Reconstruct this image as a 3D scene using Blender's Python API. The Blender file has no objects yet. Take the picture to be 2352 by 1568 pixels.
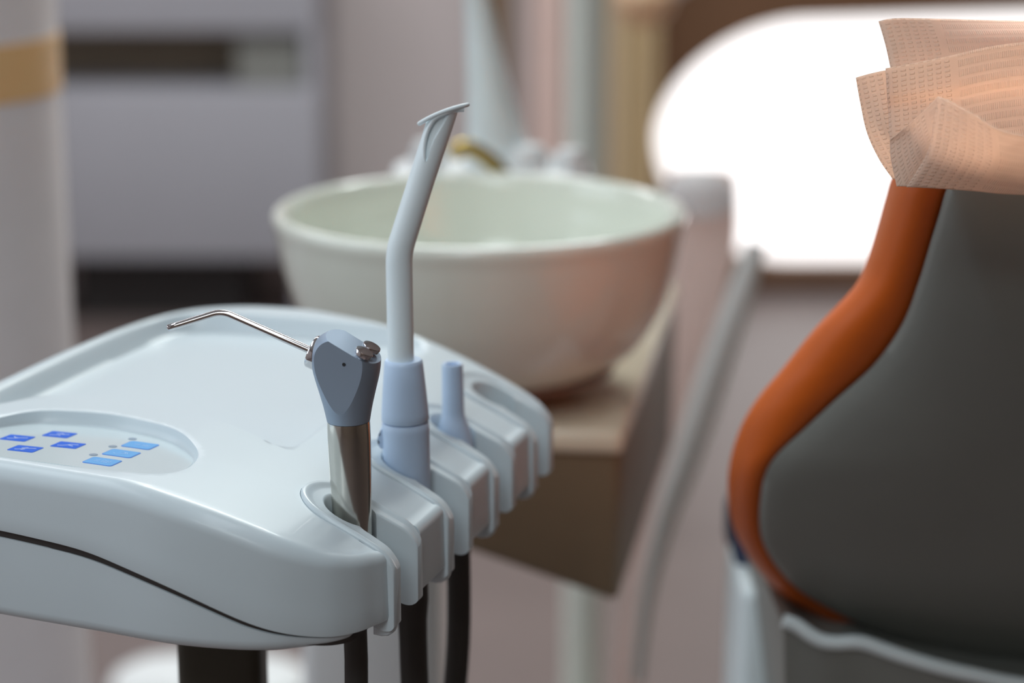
import bpy, bmesh, math, random
import numpy as np
from mathutils import Vector, Matrix, geometry

random.seed(4)
SC = bpy.context.scene
COL = SC.collection

# ------------------------------------------------------------------ camera model
ZC = 1.23
PITCH = math.radians(14.2)
LENS, SENSOR = 50.0, 23.5
F = LENS / SENSOR * 2352.0
FWD = Vector((0, math.cos(PITCH), -math.sin(PITCH)))
UPC = Vector((0, math.sin(PITCH), math.cos(PITCH)))
RGT = Vector((1, 0, 0))
CAM = Vector((0, 0, ZC))


def ray(px, py):
    return FWD + RGT * ((px - 1176) / F) - UPC * ((py - 784) / F)


def at_d(px, py, d):
    return CAM + ray(px, py) * d


def at_z(px, py, z):
    r = ray(px, py)
    return CAM + r * ((z - ZC) / r.z)


def at_y(px, py, y):
    r = ray(px, py)
    return CAM + r * (y / r.y)


def z_line(y, py):
    a = PITCH + math.atan((py - 784) / F)
    return ZC - y * math.tan(a)


# ------------------------------------------------------------------ materials
def srgb(r, g, b):
    def f(c):
        c /= 255.0
        return c / 12.92 if c <= 0.04045 else ((c + 0.055) / 1.055) ** 2.4
    return (f(r), f(g), f(b), 1.0)


def mat(name, col, rough=0.5, metal=0.0, coat=0.0, noise=0.04, nscale=40.0, bump=0.0, bscale=300.0,
        spec=0.5, transl=0.0, aniso=0.0, sss=0.0):
    m = bpy.data.materials.new(name)
    m.use_nodes = True
    nt = m.node_tree
    b = nt.nodes['Principled BSDF']
    b.inputs['Roughness'].default_value = rough
    b.inputs['Metallic'].default_value = metal
    b.inputs['Coat Weight'].default_value = coat
    b.inputs['Coat Roughness'].default_value = 0.06
    b.inputs['Specular IOR Level'].default_value = spec
    b.inputs['Anisotropic'].default_value = aniso
    if sss:
        b.inputs['Subsurface Weight'].default_value = sss
        b.inputs['Subsurface Radius'].default_value = (0.01, 0.01, 0.01)
        b.inputs['Subsurface Scale'].default_value = 0.3
    tc = nt.nodes.new('ShaderNodeTexCoord')
    n = nt.nodes.new('ShaderNodeTexNoise')
    n.inputs['Scale'].default_value = nscale
    n.inputs['Detail'].default_value = 4
    nt.links.new(tc.outputs['Object'], n.inputs['Vector'])
    mix = nt.nodes.new('ShaderNodeMix')
    mix.data_type = 'RGBA'
    mix.inputs[6].default_value = tuple(c * (1 - noise) for c in col[:3]) + (1,)
    mix.inputs[7].default_value = tuple(min(1, c * (1 + noise)) for c in col[:3]) + (1,)
    nt.links.new(n.outputs['Fac'], mix.inputs[0])
    nt.links.new(mix.outputs[2], b.inputs['Base Color'])
    if bump:
        n2 = nt.nodes.new('ShaderNodeTexNoise')
        n2.inputs['Scale'].default_value = bscale
        nt.links.new(tc.outputs['Object'], n2.inputs['Vector'])
        bp = nt.nodes.new('ShaderNodeBump')
        bp.inputs['Strength'].default_value = bump
        bp.inputs['Distance'].default_value = 0.0005
        nt.links.new(n2.outputs['Fac'], bp.inputs['Height'])
        nt.links.new(bp.outputs['Normal'], b.inputs['Normal'])
    if transl:
        t = nt.nodes.new('ShaderNodeBsdfTranslucent')
        nt.links.new(mix.outputs[2], t.inputs['Color'])
        ms = nt.nodes.new('ShaderNodeMixShader')
        ms.inputs[0].default_value = transl
        nt.links.new(b.outputs[0], ms.inputs[1])
        nt.links.new(t.outputs[0], ms.inputs[2])
        nt.links.new(ms.outputs[0], nt.nodes['Material Output'].inputs[0])
    return m


M = {}
M['tray'] = mat('tray_white_plastic', (0.66, 0.745, 0.79, 1), rough=0.34, coat=0.12, noise=0.012, nscale=18)
M['mat'] = mat('tray_well_plastic', (0.64, 0.725, 0.78, 1), rough=0.42, noise=0.012, nscale=18)
M['membrane'] = mat('membrane_film', (0.70, 0.80, 0.835, 1), rough=0.2, coat=0.3, noise=0.02, nscale=60)
M['seam_dark'] = mat('seam_shade', (0.045, 0.035, 0.032, 1), rough=0.7)  # shade of the cover seam as a dark colour
M['blue'] = mat('button_blue', (0.0, 0.125, 0.74, 1), rough=0.45, spec=0.12, noise=0.05, nscale=120)
M['skyblue'] = mat('button_sky_blue', (0.12, 0.42, 0.84, 1), rough=0.45, spec=0.2, noise=0.05, nscale=120)
M['skyline'] = mat('button_outline_blue', (0.05, 0.24, 0.78, 1), rough=0.35)
M['icon'] = mat('icon_pale_ink', (0.62, 0.72, 0.92, 1), rough=0.4)
M['iconsky'] = mat('icon_sky_ink', (0.30, 0.56, 0.92, 1), rough=0.4)
M['dot'] = mat('indicator_grey', (0.24, 0.32, 0.42, 1), rough=0.35)
M['satin'] = mat('satin_anodised_aluminium', (0.36, 0.44, 0.55, 1), rough=0.50, metal=0.6, noise=0.02, bump=0.03, bscale=2500)
M['chrome'] = mat('polished_chrome', (0.66, 0.64, 0.65, 1), rough=0.07, metal=1.0, noise=0.01)
M['steel'] = mat('brushed_steel', (0.62, 0.60, 0.55, 1), rough=0.17, metal=1.0, noise=0.05, nscale=160)
M['pin'] = mat('screw_dark_metal', (0.05, 0.05, 0.055, 1), rough=0.4, metal=0.6)
M['bluegrey'] = mat('blue_grey_plastic', (0.58, 0.72, 0.92, 1), rough=0.42, noise=0.03)
M['tube'] = mat('white_grey_plastic', (0.84, 0.92, 0.95, 1), rough=0.45, noise=0.02, sss=0.0)
M['hose'] = mat('dark_rubber_hose', (0.042, 0.038, 0.034, 1), rough=0.55, noise=0.15, nscale=90)
M['post'] = mat('olive_black_paint', (0.055, 0.05, 0.035, 1), rough=0.5, noise=0.06)
M['bowl'] = mat('glazed_ceramic', (0.83, 0.86, 0.77, 1), rough=0.18, coat=0.7, noise=0.02)
M['pedestal'] = mat('pedestal_plastic', (0.24, 0.16, 0.135, 1), rough=0.3, coat=0.3, noise=0.04)
M['unit'] = mat('unit_brown_panel', (0.21, 0.148, 0.088, 1), rough=0.4, noise=0.07)
M['unit_top'] = mat('unit_cream_top', (0.82, 0.72, 0.55, 1), rough=0.25, coat=0.3, noise=0.05)
M['white'] = mat('white_enamel', (0.84, 0.86, 0.87, 1), rough=0.35, noise=0.03)
M['brass'] = mat('brass', (0.55, 0.42, 0.14, 1), rough=0.25, metal=1.0)
M['orange'] = mat('orange_vinyl', (0.64, 0.115, 0.004, 1), rough=0.42, noise=0.05, nscale=60, bump=0.15, bscale=900)
M['shell'] = mat('grey_shell_plastic', (0.235, 0.24, 0.22, 1), rough=0.4, noise=0.05, nscale=15)
M['trim'] = mat('pale_edge_trim', (0.80, 0.88, 0.90, 1), rough=0.35)
M['navy'] = mat('navy_vinyl', (0.018, 0.035, 0.09, 1), rough=0.5)
M['canister'] = mat('canister_white', (0.92, 0.87, 0.89, 1), rough=0.45, noise=0.04)
M['band'] = mat('orange_band', (0.98, 0.60, 0.28, 1), rough=0.45, noise=0.08)
M['cabinet'] = mat('cabinet_laminate', (0.43, 0.425, 0.47, 1), rough=0.5, noise=0.04, nscale=6)
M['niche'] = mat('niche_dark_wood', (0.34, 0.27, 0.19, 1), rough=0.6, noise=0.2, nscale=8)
M['cab_dark'] = mat('underside_shade', (0.035, 0.03, 0.03, 1), rough=0.6)  # near black, stands for shade below the sideboard
M['wall'] = mat('mauve_plaster', (0.70, 0.62, 0.62, 1), rough=0.85, noise=0.05, nscale=4)
M['wall_tan'] = mat('tan_plaster', (0.24, 0.18, 0.145, 1), rough=0.85, noise=0.05, nscale=4)
M['wall_brown'] = mat('brown_wood_frame', (0.21, 0.105, 0.055, 1), rough=0.5, noise=0.12, nscale=10)
M['ceil'] = mat('ceiling_paint', (0.75, 0.75, 0.74, 1), rough=0.9)
M['floor'] = mat('pink_grey_floor_tile', (0.195, 0.152, 0.145, 1), rough=0.42, coat=0.0, noise=0.12, nscale=5)
M['pinkcloth'] = mat('pink_curtain_cloth', (0.95, 0.78, 0.73, 1), rough=0.9, noise=0.06, nscale=20)
M['darkbrown'] = mat('dark_brown_cloth', (0.30, 0.20, 0.12, 1), rough=0.9, noise=0.1, nscale=20)
M['browncloth'] = mat('brown_curtain_cloth', (0.75, 0.60, 0.39, 1), rough=0.9, noise=0.10, nscale=20)
M['greypole'] = mat('grey_green_enamel', (0.76, 0.80, 0.73, 1), rough=0.4)
M['armpink'] = mat('pale_pink_vinyl', (0.92, 0.80, 0.76, 1), rough=0.5, noise=0.05, transl=0.7)
M['frost'] = mat('frosted_white_plastic', (0.85, 0.85, 0.86, 1), rough=0.5, transl=0.6)
M['armgrey'] = mat('light_grey_rail', (0.66, 0.67, 0.65, 1), rough=0.35)


def paper_mat():
    m = mat('peach_embossed_paper', (0.93, 0.74, 0.61, 1), rough=0.75, noise=0.05, nscale=60, transl=0.5, spec=0.25)
    nt = m.node_tree
    uv = nt.nodes.new('ShaderNodeUVMap')
    sp = nt.nodes.new('ShaderNodeSeparateXYZ')
    nt.links.new(uv.outputs[0], sp.inputs[0])

    def mth(op, a, b=None, clamp=False):
        n = nt.nodes.new('ShaderNodeMath')
        n.operation = op
        n.use_clamp = clamp
        for i, v in enumerate((a, b)):
            if v is None:
                continue
            if isinstance(v, (int, float)):
                n.inputs[i].default_value = v
            else:
                nt.links.new(v, n.inputs[i])
        return n.outputs[0]
    u, v = sp.outputs[0], sp.outputs[1]

    def tri(x, period):       # 0..1 cosine
        return mth('MULTIPLY_ADD', mth('COSINE', mth('MULTIPLY', x, 2 * math.pi / period)), 0.5) if False else \
            mth('ADD', mth('MULTIPLY', mth('COSINE', mth('MULTIPLY', x, 2 * math.pi / period)), 0.5), 0.5)
    # fine ribbed rows (right) and coarse dashes (left border)
    def soft(x, lo, hi):
        n = nt.nodes.new('ShaderNodeMapRange')
        n.interpolation_type = 'SMOOTHSTEP'
        n.inputs['From Min'].default_value = lo
        n.inputs['From Max'].default_value = hi
        nt.links.new(x, n.inputs['Value'])
        return n.outputs[0]
    rib = mth('MULTIPLY', mth('MULTIPLY', soft(tri(v, 0.0043), 0.10, 0.45), tri(u, 0.0009)), 0.5)
    dash = mth('MULTIPLY', soft(tri(u, 0.0037), 0.25, 0.65), soft(tri(v, 0.0021), 0.35, 0.8))
    left = mth('LESS_THAN', u, 0.0275)
    gap = mth('LESS_THAN', mth('ABSOLUTE', mth('SUBTRACT', u, 0.0290)), 0.0016)
    h = mth('ADD', mth('MULTIPLY', left, dash), mth('MULTIPLY', mth('SUBTRACT', 1.0, left), rib))
    h = mth('MULTIPLY', h, mth('SUBTRACT', 1.0, gap))
    bp = nt.nodes.new('ShaderNodeBump')
    bp.inputs['Strength'].default_value = 0.6
    bp.inputs['Distance'].default_value = 0.0006
    nt.links.new(h, bp.inputs['Height'])
    for n in nt.nodes:
        if n.type in ('BSDF_PRINCIPLED', 'BSDF_TRANSLUCENT'):
            nt.links.new(bp.outputs[0], n.inputs['Normal'])
    return m


M['paper'] = paper_mat()


# ------------------------------------------------------------------ object helpers
def tag(o, label=None, cat=None, group=None, kind=None):
    if label:
        o['label'] = label
    if cat:
        o['category'] = cat
    if group:
        o['group'] = group
    if kind:
        o['kind'] = kind
    return o


def empty(name, loc, rz=0.0):
    o = bpy.data.objects.new(name, None)
    o.empty_display_size = 0.05
    o.location = loc
    o.rotation_euler = (0, 0, rz)
    COL.objects.link(o)
    return o


def finish(bm, name, m, parent=None, local=True, smooth=35.0):
    """local=True: the mesh coordinates are already in the parent's frame; else world."""
    bmesh.ops.recalc_face_normals(bm, faces=bm.faces)
    me = bpy.data.meshes.new(name)
    bm.to_mesh(me)
    bm.free()
    return link_mesh(me, name, m, parent, local, smooth)


def link_mesh(me, name, m, parent=None, local=True, smooth=35.0):
    o = bpy.data.objects.new(name, me)
    COL.objects.link(o)
    for mm in (m if isinstance(m, (list, tuple)) else [m]):
        me.materials.append(mm)
    if smooth:
        me.polygons.foreach_set('use_smooth', [True] * len(me.polygons))
        me.set_sharp_from_angle(angle=math.radians(smooth))
    if parent:
        o.parent = parent
        if not local:
            o.matrix_parent_inverse = wmat(parent).inverted()
    return o


def wmat(o):
    m = Matrix.LocRotScale(o.location, o.rotation_euler, o.scale)
    if o.parent:
        return wmat(o.parent) @ o.matrix_parent_inverse @ m
    return m


def tris_cap(bm, vs, flip=False):
    ng = bm.faces.new(vs if not flip else list(reversed(vs)))
    bmesh.ops.triangulate(bm, faces=[ng])


def loft(bm, rings, closed=True, cap0=True, cap1=True):
    R = [[bm.verts.new(p) for p in r] for r in rings]
    n = len(R[0])
    for a, b in zip(R[:-1], R[1:]):
        for i in range(n if closed else n - 1):
            j = (i + 1) % n
            bm.faces.new((a[i], a[j], b[j], b[i]))
    if cap0:
        tris_cap(bm, R[0], True)
    if cap1:
        tris_cap(bm, R[-1])
    return R


def frames(path):
    ts = []
    for i in range(len(path)):
        a = path[max(0, i - 1)]
        b = path[min(len(path) - 1, i + 1)]
        ts.append((b - a).normalized())
    up = Vector((0, 1, 0)) if abs(ts[0].y) < 0.9 else Vector((1, 0, 0))
    x = (up - ts[0] * up.dot(ts[0])).normalized()
    out = []
    for t in ts:
        x = (x - t * x.dot(t)).normalized()
        out.append((t, x, t.cross(x)))
    return out


def sweep(bm, path, rad, n=24, cap=True, shape=None):
    path = [Vector(p) for p in path]
    fr = frames(path)
    rings = []
    for i, (p, (t, x, y)) in enumerate(zip(path, fr)):
        r = rad[i] if isinstance(rad, (list, tuple)) else rad
        ring = []
        for k in range(n):
            a = 2 * math.pi * k / n
            q = shape(i, a) if shape else 1.0
            ring.append(p + (x * math.cos(a) + y * math.sin(a)) * r * q)
        rings.append(ring)
    return loft(bm, rings, True, cap, cap)


def lathe(bm, prof, c=(0, 0, 0), n=48, axis=None, closed=False):
    """prof: list of (radius, height) along axis (default z)."""
    c = Vector(c)
    az = Vector(axis).normalized() if axis is not None else Vector((0, 0, 1))
    h = Vector((1, 0, 0)) if abs(az.x) < 0.9 else Vector((0, 1, 0))
    ax = (h - az * h.dot(az)).normalized()
    ay = az.cross(ax)
    rings = []
    for r, z in prof:
        r = max(r, 1e-5)
        rings.append([c + az * z + (ax * math.cos(2 * math.pi * k / n) + ay * math.sin(2 * math.pi * k / n)) * r for k in range(n)])
    if closed:
        R = loft(bm, rings, True, False, False)
        for i in range(n):
            j = (i + 1) % n
            bm.faces.new((R[-1][i], R[-1][j], R[0][j], R[0][i]))
    else:
        R = loft(bm, rings)
    return R


def catmull(P, n, closed=True):
    P = [Vector(p) for p in P]
    m = len(P)
    out = []
    segs = m if closed else m - 1
    for i in range(segs):
        if closed:
            p0, p1, p2, p3 = P[(i - 1) % m], P[i], P[(i + 1) % m], P[(i + 2) % m]
        else:
            p0, p1, p2, p3 = P[max(i - 1, 0)], P[i], P[i + 1], P[min(i + 2, m - 1)]
        for k in range(12):
            t = k / 12
            out.append(0.5 * ((2 * p1) + (p2 - p0) * t + (2 * p0 - 5 * p1 + 4 * p2 - p3) * t * t + (3 * p1 - p0 - 3 * p2 + p3) * t ** 3))
    if not closed:
        out.append(P[-1])
    # resample
    L = [0.0]
    Q = out + [out[0]] if closed else out
    for a, b in zip(Q[:-1], Q[1:]):
        L.append(L[-1] + (b - a).length)
    res = []
    j = 0
    cnt = n if closed else n - 1
    for k in range(n):
        s = L[-1] * k / cnt
        while j < len(L) - 2 and L[j + 1] < s:
            j += 1
        f = (s - L[j]) / max(1e-12, L[j + 1] - L[j])
        res.append(Q[j].lerp(Q[j + 1], f))
    return res


def box(bm, lo, hi, bevel=0.0):
    lo, hi = Vector(lo), Vector(hi)
    vs = [bm.verts.new((x, y, z)) for z in (lo.z, hi.z) for y in (lo.y, hi.y) for x in (lo.x, hi.x)]
    fs = []
    for q in ((0, 2, 3, 1), (4, 5, 7, 6), (0, 1, 5, 4), (1, 3, 7, 5), (3, 2, 6, 7), (2, 0, 4, 6)):
        fs.append(bm.faces.new([vs[i] for i in q]))
    if bevel:
        es = list({e for f in fs for e in f.edges})
        bmesh.ops.bevel(bm, geom=es, offset=bevel, segments=3, affect='EDGES', profile=0.5)


def smooth01(t):
    t = np.clip(t, 0, 1)
    return t * t * (3 - 2 * t)


# ------------------------------------------------------------------ DELIVERY TRAY
P0 = Vector((-0.0105, 0.988))
NU = Vector((0.95, -0.31)).normalized()
NV = Vector((-NU.y, NU.x))
TRZ = math.atan2(NU.y, NU.x)


def tw(u, v, z):
    """tray-frame to world"""
    return Vector((P0.x + NU.x * u + NV.x * v, P0.y + NU.y * u + NV.y * v, z))


def uv_at(px, py, z):
    p = at_z(px, py, z)
    d = Vector((p.x, p.y)) - P0
    return d.dot(NU), d.dot(NV)


Z0 = ZC - 0.277


def zd(u):
    t = np.clip((np.asarray(u, dtype=float) + 0.11) / 0.11, 0, 1.1)
    return Z0 - 0.035 * t ** 1.7


SEAM_U = [-0.26, -0.163, -0.122, -0.082, -0.062, -0.043, -0.025, -0.008, 0.01]
SEAM_Z = [-0.3055, -0.3061, -0.308, -0.317, -0.3243, -0.3324, -0.3364, -0.3390, -0.3395]
BOT_Z = [-0.348, -0.3475, -0.3465, -0.3458, -0.3455, -0.3453, -0.3437, -0.3405, -0.3398]


_UD = np.linspace(-0.30, 0.05, 351)


def _smooth(v):
    d = np.interp(_UD, SEAM_U, v)
    for _ in range(160):
        d[1:-1] = (d[:-2] + 2 * d[1:-1] + d[2:]) / 4
    return d


SEAM_D = _smooth(SEAM_Z)


def zseam(u):
    return ZC + np.interp(u, _UD, SEAM_D)


BOT_D = _smooth(BOT_Z)


def zbot(u):
    return ZC + np.interp(u, _UD, BOT_D)


OUT_UV = [(-0.0005, -0.128), (-0.0035, -0.1405), (-0.0085, -0.1525), (-0.0185, -0.1635), (-0.040, -0.1725), (-0.078, -0.1765),
          (-0.1195, -0.1715), (-0.164, -0.1655), (-0.205, -0.160), (-0.231, -0.146), (-0.240, -0.118), (-0.2405, -0.040),
          (-0.2395, 0.023), (-0.2335, 0.083), (-0.219, 0.1218), (-0.192, 0.141), (-0.157, 0.1455), (-0.128, 0.138),
          (-0.10, 0.1275), (-0.07, 0.1195), (-0.045, 0.1155), (-0.025, 0.1125), (-0.009, 0.107), (-0.0012, 0.098), (0.0, 0.085),
          (0.0, 0.03), (0.0, -0.03), (0.0, -0.09)]
OUT = catmull([(a, b, 0) for a, b in OUT_UV], 420)
OUTN = np.array([(p.x, p.y) for p in OUT])


def normals2(c):
    d = np.roll(c, -1, 0) - np.roll(c, 1, 0)
    n = np.stack([d[:, 1], -d[:, 0]], 1)
    n /= np.linalg.norm(n, axis=1)[:, None]
    # outward
    area = 0.5 * np.sum(c[:, 0] * np.roll(c[:, 1], -1) - np.roll(c[:, 0], -1) * c[:, 1])
    return n if area > 0 else -n


ON = normals2(OUTN)


def sdist(P, poly):
    """signed distance, negative inside; P (k,2), poly (m,2)"""
    A = poly
    B = np.roll(poly, -1, 0)
    best = np.full(len(P), 1e9)
    inside = np.zeros(len(P), bool)
    for a, b in zip(A, B):
        ab = b - a
        t = np.clip(((P - a) @ ab) / max(1e-15, ab @ ab), 0, 1)
        d = np.hypot(*(P - (a + t[:, None] * ab)).T)
        best = np.minimum(best, d)
        cond = (a[1] > P[:, 1]) != (b[1] > P[:, 1])
        with np.errstate(divide='ignore', invalid='ignore'):
            xi = (b[0] - a[0]) * (P[:, 1] - a[1]) / (b[1] - a[1]) + a[0]
        inside ^= cond & (P[:, 0] < xi)
    return np.where(inside, -best, best)


MATO = catmull([(-0.2215, -0.0865, 0), (-0.2130, -0.0800, 0), (-0.2060, -0.0680, 0), (-0.1960, -0.0590, 0), (-0.178, -0.0562, 0), (-0.146, -0.0585, 0), (-0.1187, -0.069, 0), (-0.092, -0.0785, 0), (-0.076, -0.0835, 0),
                (-0.0695, -0.0835, 0), (-0.0662, -0.0795, 0), (-0.0655, -0.070, 0), (-0.0655, 0.0, 0), (-0.0655, 0.085, 0), (-0.0685, 0.103, 0),
                (-0.080, 0.1135, 0), (-0.11, 0.1185, 0), (-0.15, 0.1205, 0), (-0.195, 0.1185, 0), (-0.215, 0.109, 0), (-0.2255, 0.085, 0),
                (-0.2285, 0.03, 0), (-0.2290, -0.030, 0), (-0.2285, -0.065, 0), (-0.2265, -0.080, 0)], 240)
MATN = np.array([(p.x, p.y) for p in MATO])
PANO = catmull([(-0.202, -0.103, 0), (-0.1945, -0.090, 0), (-0.182, -0.0835, 0), (-0.157, -0.0813, 0), (-0.135, -0.0865, 0), (-0.117, -0.0940, 0), (-0.1016, -0.108, 0),
                (-0.0918, -0.122, 0), (-0.0892, -0.138, 0), (-0.0940, -0.1500, 0), (-0.106, -0.1560, 0), (-0.128, -0.1575, 0),
                (-0.152, -0.156, 0), (-0.176, -0.1535, 0), (-0.196, -0.1475, 0), (-0.205, -0.135, 0), (-0.2055, -0.118, 0)], 180)
PANN = np.array([(p.x, p.y) for p in PANO])
MAT_Z = ZC - 0.2868


def pan_z(u, v):
    # membrane plane, flush with the deck at its near edge and sunk at its far edge
    return zd(-0.15) - 0.0008 - 0.0052 * np.clip((np.asarray(v) + 0.157) / 0.075, 0, 1) - 0.0016 * smooth01((np.asarray(u) + 0.14) / 0.05)


def surf_z(P):
    P = np.asarray(P, dtype=float)
    z = zd(P[:, 0])
    s = sdist(P, MATN)
    wd_ = np.interp(P[:, 1], [-0.06, 0.06], [0.0028, 0.0100])
    wd_ = np.maximum(wd_, np.interp(P[:, 0], [-0.222, -0.195], [0.0120, 0.0028]))
    w = smooth01((-s + 0.0006) / wd_)
    z = z * (1 - w) + (MAT_Z) * w
    # small raised bead round the well
    s2 = sdist(P, PANN)
    w2 = smooth01((-s2 + 0.0004) / 0.0022)
    z = z * (1 - w2) + np.minimum(z, pan_z(P[:, 0], P[:, 1])) * w2
    return z


tray = empty('instrument_tray', (P0.x, P0.y, 0), TRZ)
tag(tray, 'white plastic instrument tray with slotted front edge and blue button panel', 'instrument tray')


def offs(c, n, d):
    return c + n * d


def fillet_r():
    return np.interp(OUTN[:, 0], [-0.2, -0.03, -0.008, 0.0], [0.0085, 0.0085, 0.006, 0.0045])


def make_cover():
    R = fillet_r()
    # smooth radius
    for _ in range(20):
        R = (np.roll(R, 1) + R + np.roll(R, -1)) / 3
    inner = OUTN - ON * R[:, None]
    pts = [tuple(p) for p in inner]
    nb = len(pts)
    edges = [(i, (i + 1) % nb) for i in range(nb)]
    MN, PN = normals2(MATN), normals2(PANN)
    cont = []
    for d in (-0.0095, -0.0075, -0.0055, -0.0040, -0.0026, -0.0018, -0.0010, -0.0002, 0.0006):
        cont.append(MATN + MN * d)
    for d in (-0.0020, -0.0013, -0.0006, 0.0001, 0.0006):
        cont.append(PANN + PN * d)
    extra = np.concatenate(cont)
    extra = extra[sdist(extra, inner) < -0.0005]
    us = np.arange(-0.24, 0.002, 0.0028)
    vs = np.arange(-0.178, 0.147, 0.0028)
    G = np.array([(u, v) for u in us for v in vs])
    G = G[sdist(G, inner) < -0.0015]
    G = G[np.abs(sdist(G, MATN) + 0.0045) > 0.0062]
    G = G[np.abs(sdist(G, PANN) + 0.0007) > 0.0025]
    allp = [Vector(p) for p in pts] + [Vector(p) for p in extra] + [Vector(p) for p in G]
    vo, eo, fo, ov, oe, of = geometry.delaunay_2d_cdt(allp, edges, [], 1, 1e-7)
    VP = np.array([(p.x, p.y) for p in vo])
    Z = surf_z(VP)
    bm = bmesh.new()
    bv = [bm.verts.new((p[0], p[1], z)) for p, z in zip(VP, Z)]
    for f in fo:
        try:
            bm.faces.new([bv[i] for i in f])
        except ValueError:
            pass
    # map of boundary input index -> output vertex
    bmap = {}
    for k, lst in enumerate(ov):
        for i in lst:
            if i < nb:
                bmap[i] = k
    prev = [bv[bmap[i]] for i in range(nb)]
    zin = zd(inner[:, 0])
    rings = []
    for a in np.linspace(0, math.pi / 2, 9)[1:]:
        c = inner + ON * (R * math.sin(a))[:, None]
        rings.append((c, zin - R * (1 - math.cos(a))))
    zs = zseam(OUTN[:, 0])
    ztop = rings[-1][1]
    for f in (0.33, 0.66, 0.93):
        rings.append((OUTN + ON * 0.0006 * f, ztop * (1 - f) + zs * f))
    rings.append((OUTN + ON * 0.0002, zs - 0.0001))
    rings.append((OUTN - ON * 0.0016, zs - 0.0003))
    for c, z in rings:
        cur = [bm.verts.new((c[i][0], c[i][1], z[i])) for i in range(nb)]
        for i in range(nb):
            j = (i + 1) % nb
            bm.faces.new((prev[i], prev[j], cur[j], cur[i]))
        prev = cur
    tris_cap(bm, prev)
    bmesh.ops.recalc_face_normals(bm, faces=bm.faces)
    me = bpy.data.meshes.new('upper_cover')
    bm.to_mesh(me)
    bm.free()
    return me


def clampu(c, umax):
    c = c.copy()
    over = c[:, 0] > umax
    c[over, 0] = umax + (c[over, 0] - umax) * 0.15
    return c


def make_prism(inset, ztop, zbotf, fil, umax, name):
    c = clampu(OUTN - ON * inset, umax)
    n = len(c)
    bm = bmesh.new()
    zt, zb = ztop(c[:, 0]), zbotf(c[:, 0])
    zb = np.minimum(zb, zt - 0.0008)
    rr = np.minimum(fil, (zt - zb) * 0.9)
    rings = [[(c[i][0], c[i][1], zt[i]) for i in range(n)]]
    if fil > 0:
        for a in np.linspace(0, math.pi / 2, 6):
            q = c - ON * (rr * (1 - math.cos(a)))[:, None]
            rings.append([(q[i][0], q[i][1], zb[i] + rr[i] * (1 - math.sin(a))) for i in range(n)])
    else:
        rings.append([(c[i][0], c[i][1], zb[i]) for i in range(n)])
    loft(bm, rings)
    bmesh.ops.recalc_face_normals(bm, faces=bm.faces)
    me = bpy.data.meshes.new(name)
    bm.to_mesh(me)
    bm.free()
    return me


SLOTS = [-0.1125, -0.0450, 0.0195, 0.0815]
SW = 0.0200          # outer half width of a slot insert
SB = -0.0275         # centre of the rounded back of a slot


FAR_TIP = 0.0012
SWF = 0.0176         # the far arm is slimmer


def outer_u(extra=0.0, front=0.0022, n_arc=25, n_st=12):
    pts = []
    for k in range(n_st):
        pts.append((front + (SB - front) * k / n_st, -SW - extra))
    for k in range(n_arc + 1):
        a = -math.pi / 2 - math.pi * k / n_arc
        sw_ = SW + (SWF - SW) * k / n_arc + extra
        pts.append((SB + sw_ * math.cos(a), sw_ * math.sin(a)))
    for k in range(1, n_st + 1):
        pts.append((SB + ((front if front > 0.01 else FAR_TIP) - SB) * k / n_st, SWF + extra))
    return pts


def inner_u(n_arc=25, n_st=12, front=0.0022):
    """pocket round the handle, kinked neck, flared mouth; same point count as outer_u"""
    ucen, r, neck, un = -0.0246, 0.0116, 0.0094, -0.0158
    side = []
    for k in range(n_st):
        u = front + (un - front) * k / n_st
        t = (u - un) / (front - un)
        side.append((u, neck + (0.0114 - neck) * t ** 1.2))
    out = [(u, -w) for u, w in side]
    a0 = math.atan2(-neck, un - ucen)
    a0 = -abs(a0)
    total = 2 * math.pi - 2 * abs(a0)
    for k in range(n_arc + 1):
        a = a0 - total * k / n_arc
        out.append((ucen + r * math.cos(a), r * math.sin(a)))
    far = [(FAR_TIP + (un - FAR_TIP) * k / n_st, w) for k, (u, w) in enumerate(side)]
    out += list(reversed(far))
    return out


def cutter(v0):
    bm = bmesh.new()
    o = outer_u(0.00015, 0.03)
    lo = [(u, v + v0, ZC - 0.40) for u, v in o]
    hi = [(u, v + v0, ZC - 0.22) for u, v in o]
    loft(bm, [lo, hi])
    bmesh.ops.recalc_face_normals(bm, faces=bm.faces)
    me = bpy.data.meshes.new('cut')
    bm.to_mesh(me)
    bm.free()
    o = bpy.data.objects.new('cut', me)
    COL.objects.link(o)
    return o


def cut_mesh(me, cutters):
    o = bpy.data.objects.new('tmp', me)
    COL.objects.link(o)
    for c in cutters:
        md = o.modifiers.new('b', 'BOOLEAN')
        md.operation = 'DIFFERENCE'
        md.solver = 'EXACT'
        md.object = c
    dg = bpy.context.evaluated_depsgraph_get()
    dg.update()
    out = bpy.data.meshes.new_from_object(o.evaluated_get(dg))
    b2 = bmesh.new()
    b2.from_mesh(out)
    bmesh.ops.remove_doubles(b2, verts=b2.verts, dist=0.00008)
    bmesh.ops.dissolve_degenerate(b2, edges=b2.edges, dist=0.0001)
    bmesh.ops.triangulate(b2, faces=[f for f in b2.faces if len(f.verts) > 4])
    b2.to_mesh(out)
    b2.free()
    bpy.data.objects.remove(o)
    return out


CUT = [cutter(v) for v in SLOTS]
_cover = cut_mesh(make_cover(), CUT)
link_mesh(_cover, 'upper_cover', M['tray'], tray, True, 40)


def gapw(u):
    return np.interp(u, [-0.26, -0.12, -0.05, -0.022, 0.0], [0.0038, 0.0038, 0.0032, 0.0012, 0.0004])


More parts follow.
